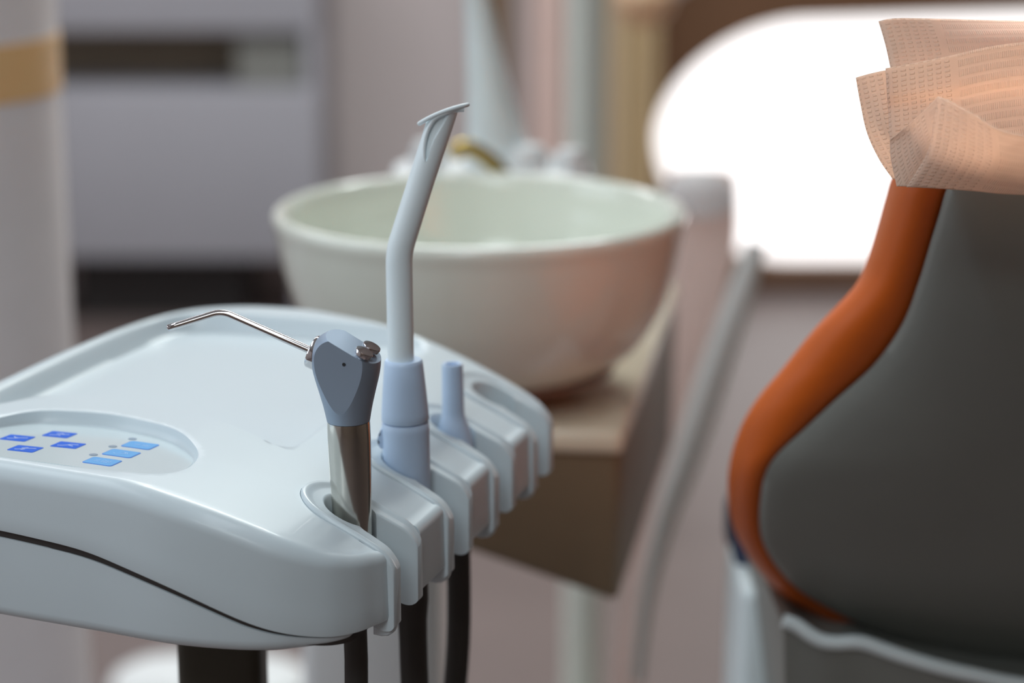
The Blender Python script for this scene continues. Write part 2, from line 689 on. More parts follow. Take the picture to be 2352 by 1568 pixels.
_gk = cut_mesh(make_prism(0.0022, lambda u: zseam(u) + 0.001, lambda u: zseam(u) - 0.005, 0, -0.010, 'seam_shade_strip'), CUT)
g = link_mesh(_gk, 'seam_shade_strip', M['seam_dark'], tray, True, 40)  # dark strip paints the shadow gap at the seam
g['label'] = 'dark strip standing for the shadow gap between cover and pan'
_pn = cut_mesh(make_prism(0.0012, lambda u: zseam(u) - gapw(u), zbot, 0.006, -0.010, 'lower_pan'), CUT)
link_mesh(_pn, 'lower_pan', M['tray'], tray, True, 40)
for c in CUT:
    bpy.data.objects.remove(c)


def make_insert(v0):
    O, I = np.array(outer_u()), np.array(inner_u())
    n = len(O)
    prof = [(0.0, None), (0.0, -0.0012), (0.012, -0.0006), (0.03, -0.0001), (0.06, 0.0002), (0.11, 0.0003), (0.45, 0.0003), (0.56, 0.0006), (0.66, 0.0013), (0.76, 0.0018),
            (0.86, 0.0018), (0.94, 0.0012), (0.985, 0.0003), (1.0, -0.0008), (1.0, None)]
    bm = bmesh.new()
    RF = 0.0080
    secs = []
    # densify the ends so the tips can be rounded in plan
    idx = np.concatenate([np.array([0, 0.12, 0.25, 0.5, 0.75]), np.arange(1, n - 1), n - 1 - np.array([0.75, 0.5, 0.25, 0.12, 0])])
    for x in idx:
        i0 = int(min(math.floor(x), n - 2))
        f = x - i0
        o = O[i0] * (1 - f) + O[i0 + 1] * f
        q = I[i0] * (1 - f) + I[i0 + 1] * f
        endd = min(x, n - 1 - x)         # index distance from a tip
        mid = (o + q) / 2
        dist = endd * 0.0022
        sh = 1.0
        if dist < 0.0016:
            sh = 0.82 + 0.18 * math.sqrt(max(0.0, 1 - (1 - dist / 0.0016) ** 2))
        o = mid + (o - mid) * sh
        q = mid + (q - mid) * sh
        ring = []
        for t, dz in prof:
            p = q + (o - q) * t
            top = float(zd(p[0]))
            tip_ = 0.0022 if x < n / 2 else FAR_TIP
            uu = p[0] - tip_ + 0.0075
            drop = RF - math.sqrt(max(0.0, RF * RF - uu * uu)) if uu > 0 else 0.0
            if dz is None:
                ub_ = p[0] - tip_ + 0.0085
                z = top - 0.0350 + (0.0088 - math.sqrt(max(0.0, 0.0088 ** 2 - ub_ * ub_)) if ub_ > 0 else 0.0)
                ring.append((p[0], p[1] + v0, z))
            else:
                ring.append((p[0], p[1] + v0, top + dz - drop))
        secs.append(ring)
    loft(bm, secs, closed=True, cap0=True, cap1=True)
    return bm


for v0 in SLOTS:
    ins = finish(make_insert(v0), 'slot_insert', M['tray'], tray, True, 50)
    # small latch under the tip of the near arm
    zc0 = float(zd(0.0)) - 0.0322
    bm = bmesh.new()
    va, vb = v0 - 0.0182, v0 - 0.0132
    sec = [(-0.0085, 0.001), (0.0010, 0.0035), (0.0014, 0.0005), (0.0004, -0.0018), (-0.0018, -0.0034), (-0.0050, -0.0040), (-0.0085, -0.0036)]
    ma, mb = -0.0036, -0.0008
    loft(bm, [[(ma + (a - ma) * k_, vv, zc0 + mb + (b - mb) * k_) for a, b in sec]
              for vv, k_ in ((va, 0.70), (va + 0.0003, 0.88), (va + 0.0009, 1.0), (vb - 0.0009, 1.0), (vb - 0.0003, 0.88), (vb, 0.70))])
    finish(bm, 'latch', M['tray'], ins, True, 50)

# support post under the tray
bm = bmesh.new()
pa = at_d(512, 1500, 1.06)
d = Vector((pa.x, pa.y)) - P0
pu, pv = d.dot(NU), d.dot(NV)
ro = [(0.0205 * math.copysign(abs(math.cos(a)) ** 0.35, math.cos(a)), 0.0185 * math.copysign(abs(math.sin(a)) ** 0.35, math.sin(a))) for a in np.linspace(0, 2 * math.pi, 40, endpoint=False)]
ca, sa = math.cos(-TRZ), math.sin(-TRZ)
ro = [(x * ca - y * sa, x * sa + y * ca) for x, y in ro]
loft(bm, [[(pu + x, pv + y, z) for x, y in ro] for z in (0.02, 0.3, 0.6, ZC - 0.343)])
p = finish(bm, 'support_post', M['post'], tray, True, 40)
p['label'] = 'dark olive square post'
bm = bmesh.new()
lathe(bm, [(0.001, 0), (0.10, 0), (0.10, 0.012), (0.09, 0.022), (0.05, 0.03), (0.001, 0.03)], (pu, pv, 0))
finish(bm, 'floor_plate', M['post'], tray)

# ---- control panel membrane and its buttons
def inset_poly(poly, nrm, d):
    return poly - nrm * d


def flat_patch(poly, zfun, th, name, m, parent):
    bm = bmesh.new()
    n = len(poly)
    P = np.asarray(poly)
    z = zfun(P[:, 0], P[:, 1])
    loft(bm, [[(P[i][0], P[i][1], z[i] - th) for i in range(n)], [(P[i][0], P[i][1], z[i]) for i in range(n)]])
    return finish(bm, name, m, parent, True, 30)


PN_ = normals2(PANN)


def mem_z(u, v):
    return pan_z(u, v) + 0.00025


# membrane as a fine grid so that it follows its bed
def membrane():
    edge = inset_poly(PANN, PN_, 0.0023)
    us = np.arange(-0.205, -0.088, 0.004)
    vs = np.arange(-0.157, -0.08, 0.004)
    G = np.array([(u, v) for u in us for v in vs])
    G = G[sdist(G, edge) < -0.002]
    nb = len(edge)
    allp = [Vector(p) for p in edge] + [Vector(p) for p in G]
    vo, eo, fo, *_ = geometry.delaunay_2d_cdt(allp, [(i, (i + 1) % nb) for i in range(nb)], [], 1, 1e-7)
    bm = bmesh.new()
    P = np.array([(p.x, p.y) for p in vo])
    z = mem_z(P[:, 0], P[:, 1])
    bv = [bm.verts.new((a[0], a[1], b)) for a, b in zip(P, z)]
    for f in fo:
        bm.faces.new([bv[i] for i in f])
    geo = bmesh.ops.extrude_face_region(bm, geom=bm.faces[:])
    for v in geo['geom']:
        if isinstance(v, bmesh.types.BMVert):
            v.co.z -= 0.0006
    return finish(bm, 'control_panel', M['membrane'], tray, True, 30)


panel = membrane()
panel['label'] = 'sunken control panel film with blue buttons'


def rrect(cu, cv, w, h, r, n=6):
    pts = []
    for sx, sy, a0 in ((1, 1, 0), (-1, 1, 90), (-1, -1, 180), (1, -1, 270)):
        for k in range(n + 1):
            a = math.radians(a0 + 90 * k / n)
            pts.append((cu + sx * (w / 2 - r) + r * math.cos(a), cv + sy * (h / 2 - r) + r * math.sin(a)))
    return pts


def strokes(lines, cu, cv, zoff, wd, m, parent):
    """thin pictogram strokes lying on a button; lines in button coordinates (mm)"""
    bm = bmesh.new()
    for ln in lines:
        P = [Vector((cu + a * 0.001, cv + b * 0.001)) for a, b in ln]
        L, Rr = [], []
        for i, p_ in enumerate(P):
            a = P[max(0, i - 1)]
            b = P[min(len(P) - 1, i + 1)]
            t = (b - a).normalized()
            nn = Vector((-t.y, t.x)) * wd / 2
            L.append(p_ + nn)
            Rr.append(p_ - nn)
        for i in range(len(P) - 1):
            q = [L[i], L[i + 1], Rr[i + 1], Rr[i]]
            lo = [(x.x, x.y, float(mem_z(x.x, x.y)) + zoff) for x in q]
            hi = [(x.x, x.y, float(mem_z(x.x, x.y)) + zoff + 0.00012) for x in q]
            loft(bm, [lo, hi])
    return finish(bm, 'pictogram', m, parent, True, 0)


ICONS = [
    [[(-4, -2.2), (-1.5, -1.6), (0.6, 0.2), (4.3, 1.6)], [(-2.5, 1.6), (-1.2, 0.2), (0, 0.2)]],
    [[(-4, -2.2), (-1.2, -1.6), (0.6, 0.4), (4.3, 1.2)], [(-2, 1.0), (0.4, 1.9), (2.2, 0.2)], [(0.5, -2), (1.5, -2)]],
    [[(-4, -2.4), (-1.5, -1.4), (0.8, 1.0), (4.3, 1.8)], [(-2.2, 0.6), (0.2, 2.2)], [(-1, -2.2), (0.2, -0.8)]],
    [[(-4, -2.4), (-1.4, -1.6), (0.9, 1.2), (4.3, 1.6)], [(0.3, -0.2), (3.0, -1.4)]],
]
for (u_, v_), ic in zip(((-0.1822, -0.1188), (-0.1686, -0.1055), (-0.1684, -0.1355), (-0.155, -0.1220)), ICONS):
    b_ = flat_patch(rrect(u_, v_, 0.0128, 0.0100, 0.0008), lambda a, b: mem_z(a, b) + 0.00018, 0.0004, 'chair_button', M['blue'], panel)
    b_['label'] = 'deep blue button with a pale chair symbol'
    strokes(ic, u_, v_, 0.0001, 0.0006, M['icon'], panel)
SKY = [
    [[(-3, 0.8), (-1.2, 0.2)], [(-2.6, -1), (-1.2, 1.4)], [(-0.4, 1.4), (1.2, 1.6), (1.4, -1.6), (-0.6, -1.4), (-0.4, 1.4)], [(2.2, 1.4), (4, 1.4), (4, -1.4), (2.2, -1.4), (2.2, 1.4)], [(3.1, 1.3), (3.1, -1.3)]],
    [[(-3.4, -0.8), (-2.2, -2), (0.4, -1.8), (1.6, 0)], [(-1, 1), (0.4, 2), (2.8, 1.6), (1.0, 0)], [(1, 1.9), (2.2, -0.4)], [(1.8, 1.9), (3, -0.2)]],
    [[(-3.6, 1.2), (-1.2, 1.2)], [(-3.6, 0), (-1.2, 0)], [(-3.6, -1.2), (-1.2, -1.2)], [(0, 1.5), (3.6, 1.5), (3.6, -1.5), (0, -1.5), (0, 1.5)], [(1.2, 1.4), (1.2, -1.4)], [(2.4, 1.4), (2.4, -1.4)]],
]
for (u_, v_), (du, dv), ic in zip(((-0.1265, -0.1090), (-0.1268, -0.1258), (-0.1272, -0.1422)),
                                  ((-0.1350, -0.1000), (-0.1360, -0.1165), (-0.1362, -0.1335)), SKY):
    b_ = flat_patch(rrect(u_, v_, 0.0142, 0.0112, 0.0016), lambda a, b: mem_z(a, b) + 0.00014, 0.0004, 'function_button', M['skyline'], panel)
    b_['label'] = 'pale sky blue function button'
    flat_patch(rrect(u_, v_, 0.0133, 0.0103, 0.0013), lambda a, b: mem_z(a, b) + 0.00022, 0.0004, 'button_face', M['skyblue'], panel)
    strokes(ic, u_, v_, 0.00014, 0.0004, M['iconsky'], panel)
    flat_patch([(du + 0.0019 * math.cos(a), dv + 0.0019 * math.sin(a)) for a in np.linspace(0, 2 * math.pi, 20, endpoint=False)],
               lambda a, b: mem_z(a, b) + 0.00018, 0.0004, 'indicator_dot', M['dot'], panel)

# ------------------------------------------------------------------ AIR-WATER SYRINGE
hb = tw(-0.0250, SLOTS[0] + 0.0012, 0)
SY = hb.y
TILT = -0.018


def syr(py):
    z = z_line(SY, py)
    zb_ = z_line(SY, 1170)
    return Vector((hb.x + TILT * (z - zb_), SY, z))


KS = 0.928 / F       # metres per pixel near the head
syringe = empty('dental_syringe', syr(1215))
tag(syringe, 'air and water syringe with bent chrome nozzle and brushed steel handle', 'dental syringe')

bm = bmesh.new()
prof = [(1235, 44), (1200, 45), (1150, 46.5), (1100, 48), (1050, 49.2), (1000, 49.8), (972, 49.4), (966, 48.8)]
ax_ = (syr(770) - syr(1150)).normalized()
lathe(bm, [(r * KS, (syr(y) - syr(1235)).length) for y, r in prof], syr(1235), 64, ax_)
h_ = finish(bm, 'handle', M['steel'], syringe, False, 40)
h_['label'] = 'brushed steel handle'

# head: dense lathe cut by the grip facets and the button facet
bm = bmesh.new()
base = syr(965)
hp = [(966, 49.5), (958, 51), (945, 53.5), (925, 58), (900, 64.5), (878, 70.5), (858, 75.5), (840, 78.5), (825, 79.5), (810, 78.5), (797, 75), (786, 69.5), (777, 62),
      (770, 52), (765, 41), (761.5, 28), (759.5, 12), (759, 0.5)]
hp2 = catmull([(r, y, 0) for y, r in hp], 80, closed=False)
lathe(bm, [(p_.x * KS, (966 - p_.y) * KS / 0.965) for p_ in hp2], base, 96, ax_)
nA = Vector((-0.27, -0.96, 0.0)).normalized()
nA2 = Vector((-nA.x * 0.2 + 0.25, 0.97, 0.0)).normalized()
nB = Vector((0.45, -0.116, 0.885)).normalized()
pB = syr(784)


def slice_off(bm, pt, nrm):
    g_ = bm.verts[:] + bm.edges[:] + bm.faces[:]
    r_ = bmesh.ops.bisect_plane(bm, geom=g_, dist=1e-7, plane_co=pt, plane_no=nrm, clear_outer=True)
    es = [e for e in r_['geom_cut'] if isinstance(e, bmesh.types.BMEdge)]
    bmesh.ops.holes_fill(bm, edges=es, sides=0)


slice_off(bm, syr(870) + nA * (54.5 * KS), nA)
slice_off(bm, syr(870) + nA2 * (54.5 * KS), nA2)
slice_off(bm, pB, nB)
bmesh.ops.remove_doubles(bm, verts=bm.verts, dist=2e-5)
hd = finish(bm, 'head', M['satin'], syringe, False, 20)
hd['label'] = 'satin blue grey aluminium head'
bv_ = hd.modifiers.new('soft', 'BEVEL')
bv_.width = 0.0004
bv_.segments = 2
bv_.limit_method = 'ANGLE'
bv_.angle_limit = math.radians(16)

# locking pin in the facet
pinc = None
r_ = ray(790, 837)
Aop = syr(870) + nA * (54.5 * KS)
pinc = CAM + r_ * ((Aop - CAM).dot(nA) / r_.dot(nA))
bm = bmesh.new()
lathe(bm, [(0.001 * 0.01, -0.0006), (0.0008, -0.0006), (0.0008, 0.00012), (0.0006, 0.0002), (0.00001, 0.0001)], pinc, 20, nA)
finish(bm, 'pin', M['pin'], syringe, False, 30)

# two press buttons
for px_, py_ in ((838.5, 805), (855.5, 793)):
    r_ = ray(px_, py_)
    o_ = pB + nB * 0.0036
    c_ = CAM + r_ * ((o_ - CAM).dot(nB) / r_.dot(nB))
    if py_ < 800:
        c_ = c_ + (c_ - CAM).normalized() * 0.0
    bm = bmesh.new()
    lathe(bm, [(0.0001, -0.0055), (0.0026, -0.0055), (0.0029, -0.0030), (0.0038, -0.0022), (0.0040, -0.0006), (0.0038, -0.0001), (0.0001, 0.0)], c_, 36, nB)
    bo = finish(bm, 'press_button', M['chrome'], syringe, False, 40)

# nut and nozzle
an = (RGT * -195 + UPC * 85 + FWD * 22).normalized()
ac = syr(841)
bm = bmesh.new()
lathe(bm, [(0.001, 0.007), (0.0066, 0.007), (0.0071, 0.0112), (0.0073, 0.0116), (0.0073, 0.0158), (0.0067, 0.0166), (0.0045, 0.0170), (0.001, 0.0170)], ac, 40, an)
finish(bm, 'nozzle_nut', M['chrome'], syringe, False, 40)
S_ = ac + an * 0.0166
B_ = S_ + an * 0.0420
d2 = (RGT * -122 - UPC * 38 - FWD * 4).normalized()
T_ = B_ + d2 * 0.0238
path, rad = [], []
for k in range(8):
    path.append(S_.lerp(B_ - an * 0.0045, k / 7))
    rad.append(0.00165 - 0.00005 * k / 7)
for k in range(1, 9):
    t = k / 9
    a_, b_, c_ = B_ - an * 0.0045, B_, B_ + d2 * 0.0045
    path.append(a_ * (1 - t) ** 2 + b_ * 2 * t * (1 - t) + c_ * t * t)
    rad.append(0.0016 - 0.0001 * t)
for k in range(0, 6):
    path.append((B_ + d2 * 0.0045).lerp(T_, k / 5))
    rad.append(0.0015 - 0.0001 * k / 5)
path.append(T_ + d2 * 0.0004)
rad.append(0.0010)
bm = bmesh.new()
sweep(bm, path, rad, 28)
nz = finish(bm, 'nozzle', M['chrome'], syringe, False, 50)
nz['label'] = 'bent chrome nozzle'
# hose
bm = bmesh.new()
x0 = syr(1235)
hx = at_d(818, 1500, 0.955)
pth = catmull([(x0.x, x0.y, x0.z + 0.004), (x0.x, x0.y, x0.z - 0.03), (hx.x, x0.y + 0.002, hx.z), (hx.x + 0.002, x0.y + 0.004, hx.z - 0.12),
               (hx.x + 0.03, x0.y + 0.03, hx.z - 0.40), (hx.x + 0.06, x0.y + 0.1, 0.03)], 60, closed=False)
sweep(bm, pth, 0.0052, 20)
finish(bm, 'hose', M['hose'], syringe, False, 40)

# ------------------------------------------------------------------ SUCTION TIP ON ITS HANDPIECE
h2 = tw(-0.0248, SLOTS[1] - 0.0002, 0)


def suc(py, tilt=-0.018):
    z = z_line(h2.y, py)
    zb_ = z_line(h2.y, 1090)
    return Vector((h2.x + tilt * (z - zb_), h2.y, z))


dd = (suc(965) - CAM).dot(FWD)
K2 = dd / F
suction = empty('suction_handpiece', suc(1140))
tag(suction, 'blue grey suction handpiece holding a tall bent white tip', 'suction handpiece')
ax2 = (suc(830) - suc(1130)).normalized()
bm = bmesh.new()
lathe(bm, [(r * K2, (suc(y) - suc(1160)).length) for y, r in ((1160, 48), (1150, 51), (1130, 53), (1050, 54.5), (985, 55), (970, 54.5), (967, 52), (966, 46))], suc(1160), 64, ax2)
finish(bm, 'handle', M['bluegrey'], suction, False, 40)
bm = bmesh.new()
lathe(bm, [(r * K2, (suc(y) - suc(965)).length) for y, r in ((965, 46), (964.5, 53), (962, 54.8), (945, 54.2), (900, 50.5), (860, 46.8), (835, 44.5), (829, 43.5), (825.5, 40.5), (825, 36), (826, 30))], suc(965), 64, ax2)
finish(bm, 'sleeve', M['bluegrey'], suction, False, 40)
# lever tab at the side of the handle
bm = bmesh.new()
tb = suc(1003)
outl = [(0.0, -0.0050), (0.0022, -0.0046), (0.0030, -0.0030), (0.0024, -0.0016), (0.0034, -0.0004), (0.0030, 0.0012), (0.0020, 0.0018), (0.0022, 0.0036), (0.0010, 0.0052), (0.0, 0.0056)]
lx = 53 * K2
loft(bm, [[tb + Vector((-(lx - 0.0015) - (a * 1.15 + (0 if a == 0 else 0)), yy, b)) if a else tb + Vector((-(lx - 0.003), yy, b)) for a, b in outl] for yy in (-0.003, -0.0022, 0.0022, 0.003)])
finish(bm, 'valve_lever', M['bluegrey'], suction, False, 40)

# white tip
A0 = suc(840)
A0.x = at_y(921, 830, h2.y).x
bend = at_y(916, 578, h2.y)
topc = at_y(1016, 262, h2.y + 0.004)
dir1 = (bend - A0).normalized()
dir2 = (topc - bend).normalized()
path = []
for k in range(10):
    path.append(A0.lerp(bend - dir1 * 0.006, k / 9))
for k in range(1, 8):
    t = k / 8
    a_, b_, c_ = bend - dir1 * 0.006, bend, bend + dir2 * 0.006
    path.append(a_ * (1 - t) ** 2 + b_ * 2 * t * (1 - t) + c_ * t * t)
ns = 120
for k in range(ns):
    path.append((bend + dir2 * 0.006).lerp(topc + dir2 * 0.016, k / (ns - 1)))
R2 = 0.00585
# tip frame: e1 = image right-ish perpendicular to the axis, e2 = toward the camera
e1 = (RGT - dir2 * RGT.dot(dir2)).normalized()
e2 = dir2.cross(e1)
if e2.y > 0:
    e2 = -e2
cutc = topc
cutd = (at_y(1066, 252, h2.y + 0.004) - at_y(960, 293, h2.y + 0.004)).normalized()
vd = (topc - CAM).normalized()
cutn = cutd.cross(vd)
if cutn.z < 0:
    cutn = -cutn
NSEG = 160


def project(p):
    d_ = p - CAM
    z_ = d_.dot(FWD)
    return 1176 + F * d_.dot(RGT) / z_, 784 - F * d_.dot(UPC) / z_


RIB_PX = [(1066, 250), (1047, 251.5), (1028, 255.5), (1010, 263), (997, 273), (989, 286), (983, 299), (977.5, 318), (975, 338), (975.5, 356), (978, 367)]
RIB_Y = [b for a, b in RIB_PX]
RIB_X = [a for a, b in RIB_PX]


def build_tip():
    bm = bmesh.new()
    fr = frames(path)
    rings = []
    nstart = len(path) - ns
    # consistent angular frame: use e2-like "toward camera" projected on each section
    L2 = (topc - bend).length
    for i, p in enumerate(path):
        t = fr[i][0]
        f2 = (e2 - t * e2.dot(t)).normalized()
        f1 = t.cross(f2)
        if f1.dot(RGT) < 0:
            f1 = -f1
        s = (p - bend).dot(dir2) if i >= nstart else -1.0
        rel = s - L2                     # <0 below the top centre
        ring = []
        for k in range(NSEG):
            a = 2 * math.pi * k / NSEG    # 0 = right, 90 = toward camera
            r = R2 * (1.02 - 0.05 * min(1, i / len(path)))
            if i < 3:
                r *= 0.99
            ang = math.degrees(a)
            grow = 1.0
            if rel > -0.030:
                q = min(1.0, (rel + 0.030) / 0.030)
                grow += 0.10 * q * max(0, math.cos(a))     # flare toward the mouth
                pt = p + (f1 * math.cos(a) + f2 * math.sin(a)) * r * grow
                if math.sin(a) > -0.2:
                    px_, py_ = project(pt)
                    if 262 < py_ < 368:
                        xr = float(np.interp(py_, RIB_Y, RIB_X)) + 1
                        xy_ = float(np.interp(py_, [262, 275, 297, 320, 345, 362, 368], [1030, 1022, 1009, 995, 986, 982, 979]))
                        if xr - 4 < px_ < xy_ + 2:
                            grow -= 0.26 * min(1.0, (px_ - xr + 4) / 3) * min(1.0, (xy_ + 2 - px_) / 3)
            ring.append(p + (f1 * math.cos(a) + f2 * math.sin(a)) * r * grow)
        rings.append(ring)
    loft(bm, rings)
    # oblique mouth
    g_ = bm.verts[:] + bm.edges[:] + bm.faces[:]
    r_ = bmesh.ops.bisect_plane(bm, geom=g_, dist=1e-7, plane_co=cutc, plane_no=cutn, clear_outer=True)
    edge = [e for e in r_['geom_cut'] if isinstance(e, bmesh.types.BMEdge)]
    # inner wall
    ex = bmesh.ops.extrude_edge_only(bm, edges=edge)
    nv = [v for v in ex['geom'] if isinstance(v, bmesh.types.BMVert)]
    ne = [e for e in ex['geom'] if isinstance(e, bmesh.types.BMEdge)]
    for v in nv:
        v.co = cutc + (v.co - cutc) * 0.78
    ex = bmesh.ops.extrude_edge_only(bm, edges=ne)
    nv = [v for v in ex['geom'] if isinstance(v, bmesh.types.BMVert)]
    ne = [e for e in ex['geom'] if isinstance(e, bmesh.types.BMEdge)]
    for v in nv:
        v.co = cutc + (v.co - cutc) * 0.95 - dir2 * 0.02
    bmesh.ops.holes_fill(bm, edges=ne, sides=0)
    return bm


tip = finish(build_tip(), 'suction_tip', M['tube'], suction, False, 40)
tip['label'] = 'white bent suction tip with a scooped mouth'
# flared lip round the mouth
bm = bmesh.new()
cside = cutn.cross(cutd).normalized()
lp = []
for k in range(48):
    a = 2 * math.pi * k / 48
    xx = math.cos(a)
    along = 0.0112 * xx + (0.0005 if xx > 0 else 0.0004)
    bow = 0.0010 * (1 - xx * xx) - 0.0002
    lp.append(cutc + cutd * along + cside * (0.0062 * math.sin(a)) + cutn * bow)
rings = []
for k in range(48):
    p_ = lp[k]
    t_ = (lp[(k + 1) % 48] - lp[k - 1]).normalized()
    x_ = cutn
    y_ = t_.cross(x_).normalized()
    rr_ = 0.0010
    rings.append([p_ + (x_ * math.cos(b) * 1.0 + y_ * math.sin(b) * 1.25) * rr_ for b in np.linspace(0, 2 * math.pi, 14, endpoint=False)])
R = loft(bm, rings, True, False, False)
for i in range(14):
    j = (i + 1) % 14
    bm.faces.new((R[-1][i], R[-1][j], R[0][j], R[0][i]))
finish(bm, 'mouth_lip', M['tube'], tip, False, 60)
# raised ribs running from the lip down both flanks
for side in (-1, 1):
    pts_ = []
    for k_, (a, b) in enumerate(RIB_PX):
        q = at_y(a, b, topc.y)
        axp = bend + dir2 * (q - bend).dot(dir2)
        off = q - axp
        lat = min(off.dot(e1), R2 * 1.0)
        dep_ = math.sqrt(max(0.0, (R2 * 1.03) ** 2 - lat * lat))
        if k_ < 4:
            dep_ = max(dep_, R2 * (0.55 + 0.1 * k_))
        pts_.append(axp + e1 * off.dot(e1) + e2 * (dep_ - 0.0002) * (-side))
    bm = bmesh.new()
    rp_ = catmull(pts_, 60, closed=False)
    sweep(bm, rp_, [float(np.interp(k, [0, 12, 40, 55, 59], [0.0011, 0.00105, 0.00095, 0.0007, 0.0003])) for k in range(60)], 16)
    finish(bm, 'mouth_rib', M['tube'], tip, False, 60)
# hose with collar
bm = bmesh.new()
x0 = suc(1160)
hx = at_d(941, 1480, 1.045)
pth = catmull([(x0.x, x0.y, x0.z + 0.004), (x0.x + 0.001, x0.y, x0.z - 0.03), (x0.x + 0.0015, x0.y, x0.z - 0.06), (x0.x + 0.003, x0.y, x0.z - 0.12),
               (x0.x + 0.01, x0.y + 0.03, x0.z - 0.40), (x0.x + 0.04, x0.y + 0.1, 0.03)], 90, closed=False)
rad = [0.0078 if p_.z > z_line(h2.y, 1400) else (0.0066 + 0.0012 * max(0, 1 - (z_line(h2.y, 1400) - p_.z) / 0.006)) for p_ in pth]
sweep(bm, pth, rad, 22)
finish(bm, 'hose', M['hose'], suction, False, 50)

# ------------------------------------------------------------------ SALIVA EJECTOR HANDPIECE
h3 = tw(-0.0250, SLOTS[2] - 0.0002, 0)


def sal(py, tilt=-0.012):
    z = z_line(h3.y, py)
    return Vector((h3.x + tilt * (z - z_line(h3.y, 1020)), h3.y, z))


K3 = (sal(960) - CAM).dot(FWD) / F
saliva = empty('saliva_ejector', sal(1080))
tag(saliva, 'short blue grey bottle-shaped ejector handpiece without a tip in third slot', 'saliva ejector')
bm = bmesh.new()
ax3 = (sal(840) - sal(1060)).normalized()
pr = [(1095, 40), (1085, 44), (1050, 45), (1022, 44.5), (1008, 42.5), (990, 38.5), (975, 34), (962, 29.5), (952, 26.8), (940, 25.6), (900, 25.2), (850, 24.4), (838, 24), (834.5, 22.8), (833.5, 19), (836, 17), (850, 16)]
prs = catmull([(r, y, 0) for y, r in pr[:-3]], 50, closed=False)
zb3 = sal(1095)
lathe(bm, [(p_.x * K3, (sal(p_.y) - zb3).length) for p_ in prs] + [(17 * K3, (sal(835) - zb3).length), (15.5 * K3, (sal(850) - zb3).length)], zb3, 56, ax3)
finish(bm, 'body', M['bluegrey'], saliva, False, 40)
bm = bmesh.new()
x0 = sal(1095)
h3x = at_y(1054, 1330, h3.y)
h3b = at_y(1046, 1568, h3.y)
pth = catmull([(x0.x, x0.y, x0.z + 0.004), (h3x.x, x0.y, h3x.z), (h3b.x, x0.y, h3b.z), (h3b.x - 0.012, x0.y + 0.01, h3b.z - 0.10), (h3b.x - 0.03, x0.y + 0.05, h3b.z - 0.35), (h3b.x, x0.y + 0.1, 0.03)], 80, closed=False)
sweep(bm, pth, 0.0059, 20)
finish(bm, 'hose', M['hose'], saliva, False, 50)

# ------------------------------------------------------------------ SPITTOON UNIT
UZ = 0.832
bc = at_z(1102, 488, 0.955)
bowl_c = Vector((bc.x, bc.y, 0))
RIMZ = 0.955
spit = empty('spittoon_unit', (bowl_c.x, bowl_c.y + 0.05, 0))
tag(spit, 'spittoon unit with a cream rinse bowl on a brown cabinet behind the tray', 'spittoon')
KB = (bc - CAM).dot(FWD) / F
RB = 474 * KB
bm = bmesh.new()
oprof = [(0.60, -0.1105), (0.66, -0.108), (0.735, -0.100), (0.80, -0.090), (0.86, -0.076), (0.91, -0.060), (0.95, -0.040), (0.975, -0.022), (0.988, -0.010), (1.0, -0.004), (1.003, 0.0),
         (0.992, 0.0035), (0.972, 0.0045), (0.945, 0.0038), (0.925, 0.000), (0.912, -0.008), (0.895, -0.024), (0.85, -0.052), (0.76, -0.074), (0.6, -0.089), (0.35, -0.097), (0.12, -0.100), (0.001, -0.101)]
oc = catmull([(a * RB, b * 0.93, 0) for a, b in oprof], 90, closed=False)
lathe(bm, [(0.001, -0.111 * 0.93)] + [(p_.x, p_.y) for p_ in oc], (bowl_c.x, bowl_c.y, RIMZ), 96)
finish(bm, 'rinse_bowl', M['bowl'], spit, False, 50)
bm = bmesh.new()
zb = UZ - RIMZ
lathe(bm, [(0.001, zb), (0.050, zb), (0.056, zb + 0.003), (0.083, -0.1065), (0.0925, -0.105), (0.0925, -0.1018), (0.001, -0.1018)], (bowl_c.x, bowl_c.y, RIMZ), 72)
ps = finish(bm, 'bowl_pedestal', M['pedestal'], spit, False, 40)
ps['label'] = 'red brown bowl foot'
# cabinet body, tapering underneath, with a cream worktop
cr = at_z(1432, 992, UZ)
fl = at_z(1085, 975, UZ)
br = at_z(1560, 645, UZ)
bl = Vector((fl.x - 0.02 + (br.x - cr.x), br.y - 0.03, UZ))
fl = Vector((fl.x - 0.06, fl.y, UZ))


def quad_solid(bm, top, zt, bot, zb_, bev=0.004):
    T = [bm.verts.new((p_.x, p_.y, zt)) for p_ in top]
    Bv = [bm.verts.new((p_.x, p_.y, zz)) for p_, zz in zip(bot, zb_)]
    fs = [bm.faces.new(T), bm.faces.new(list(reversed(Bv)))]
    for i in range(4):
        j = (i + 1) % 4
        fs.append(bm.faces.new((T[j], T[i], Bv[i], Bv[j])))
    bmesh.ops.recalc_face_normals(bm, faces=fs)
    es = list({e for f in fs for e in f.edges})
    bmesh.ops.bevel(bm, geom=es, offset=bev, segments=3, affect='EDGES', profile=0.5)


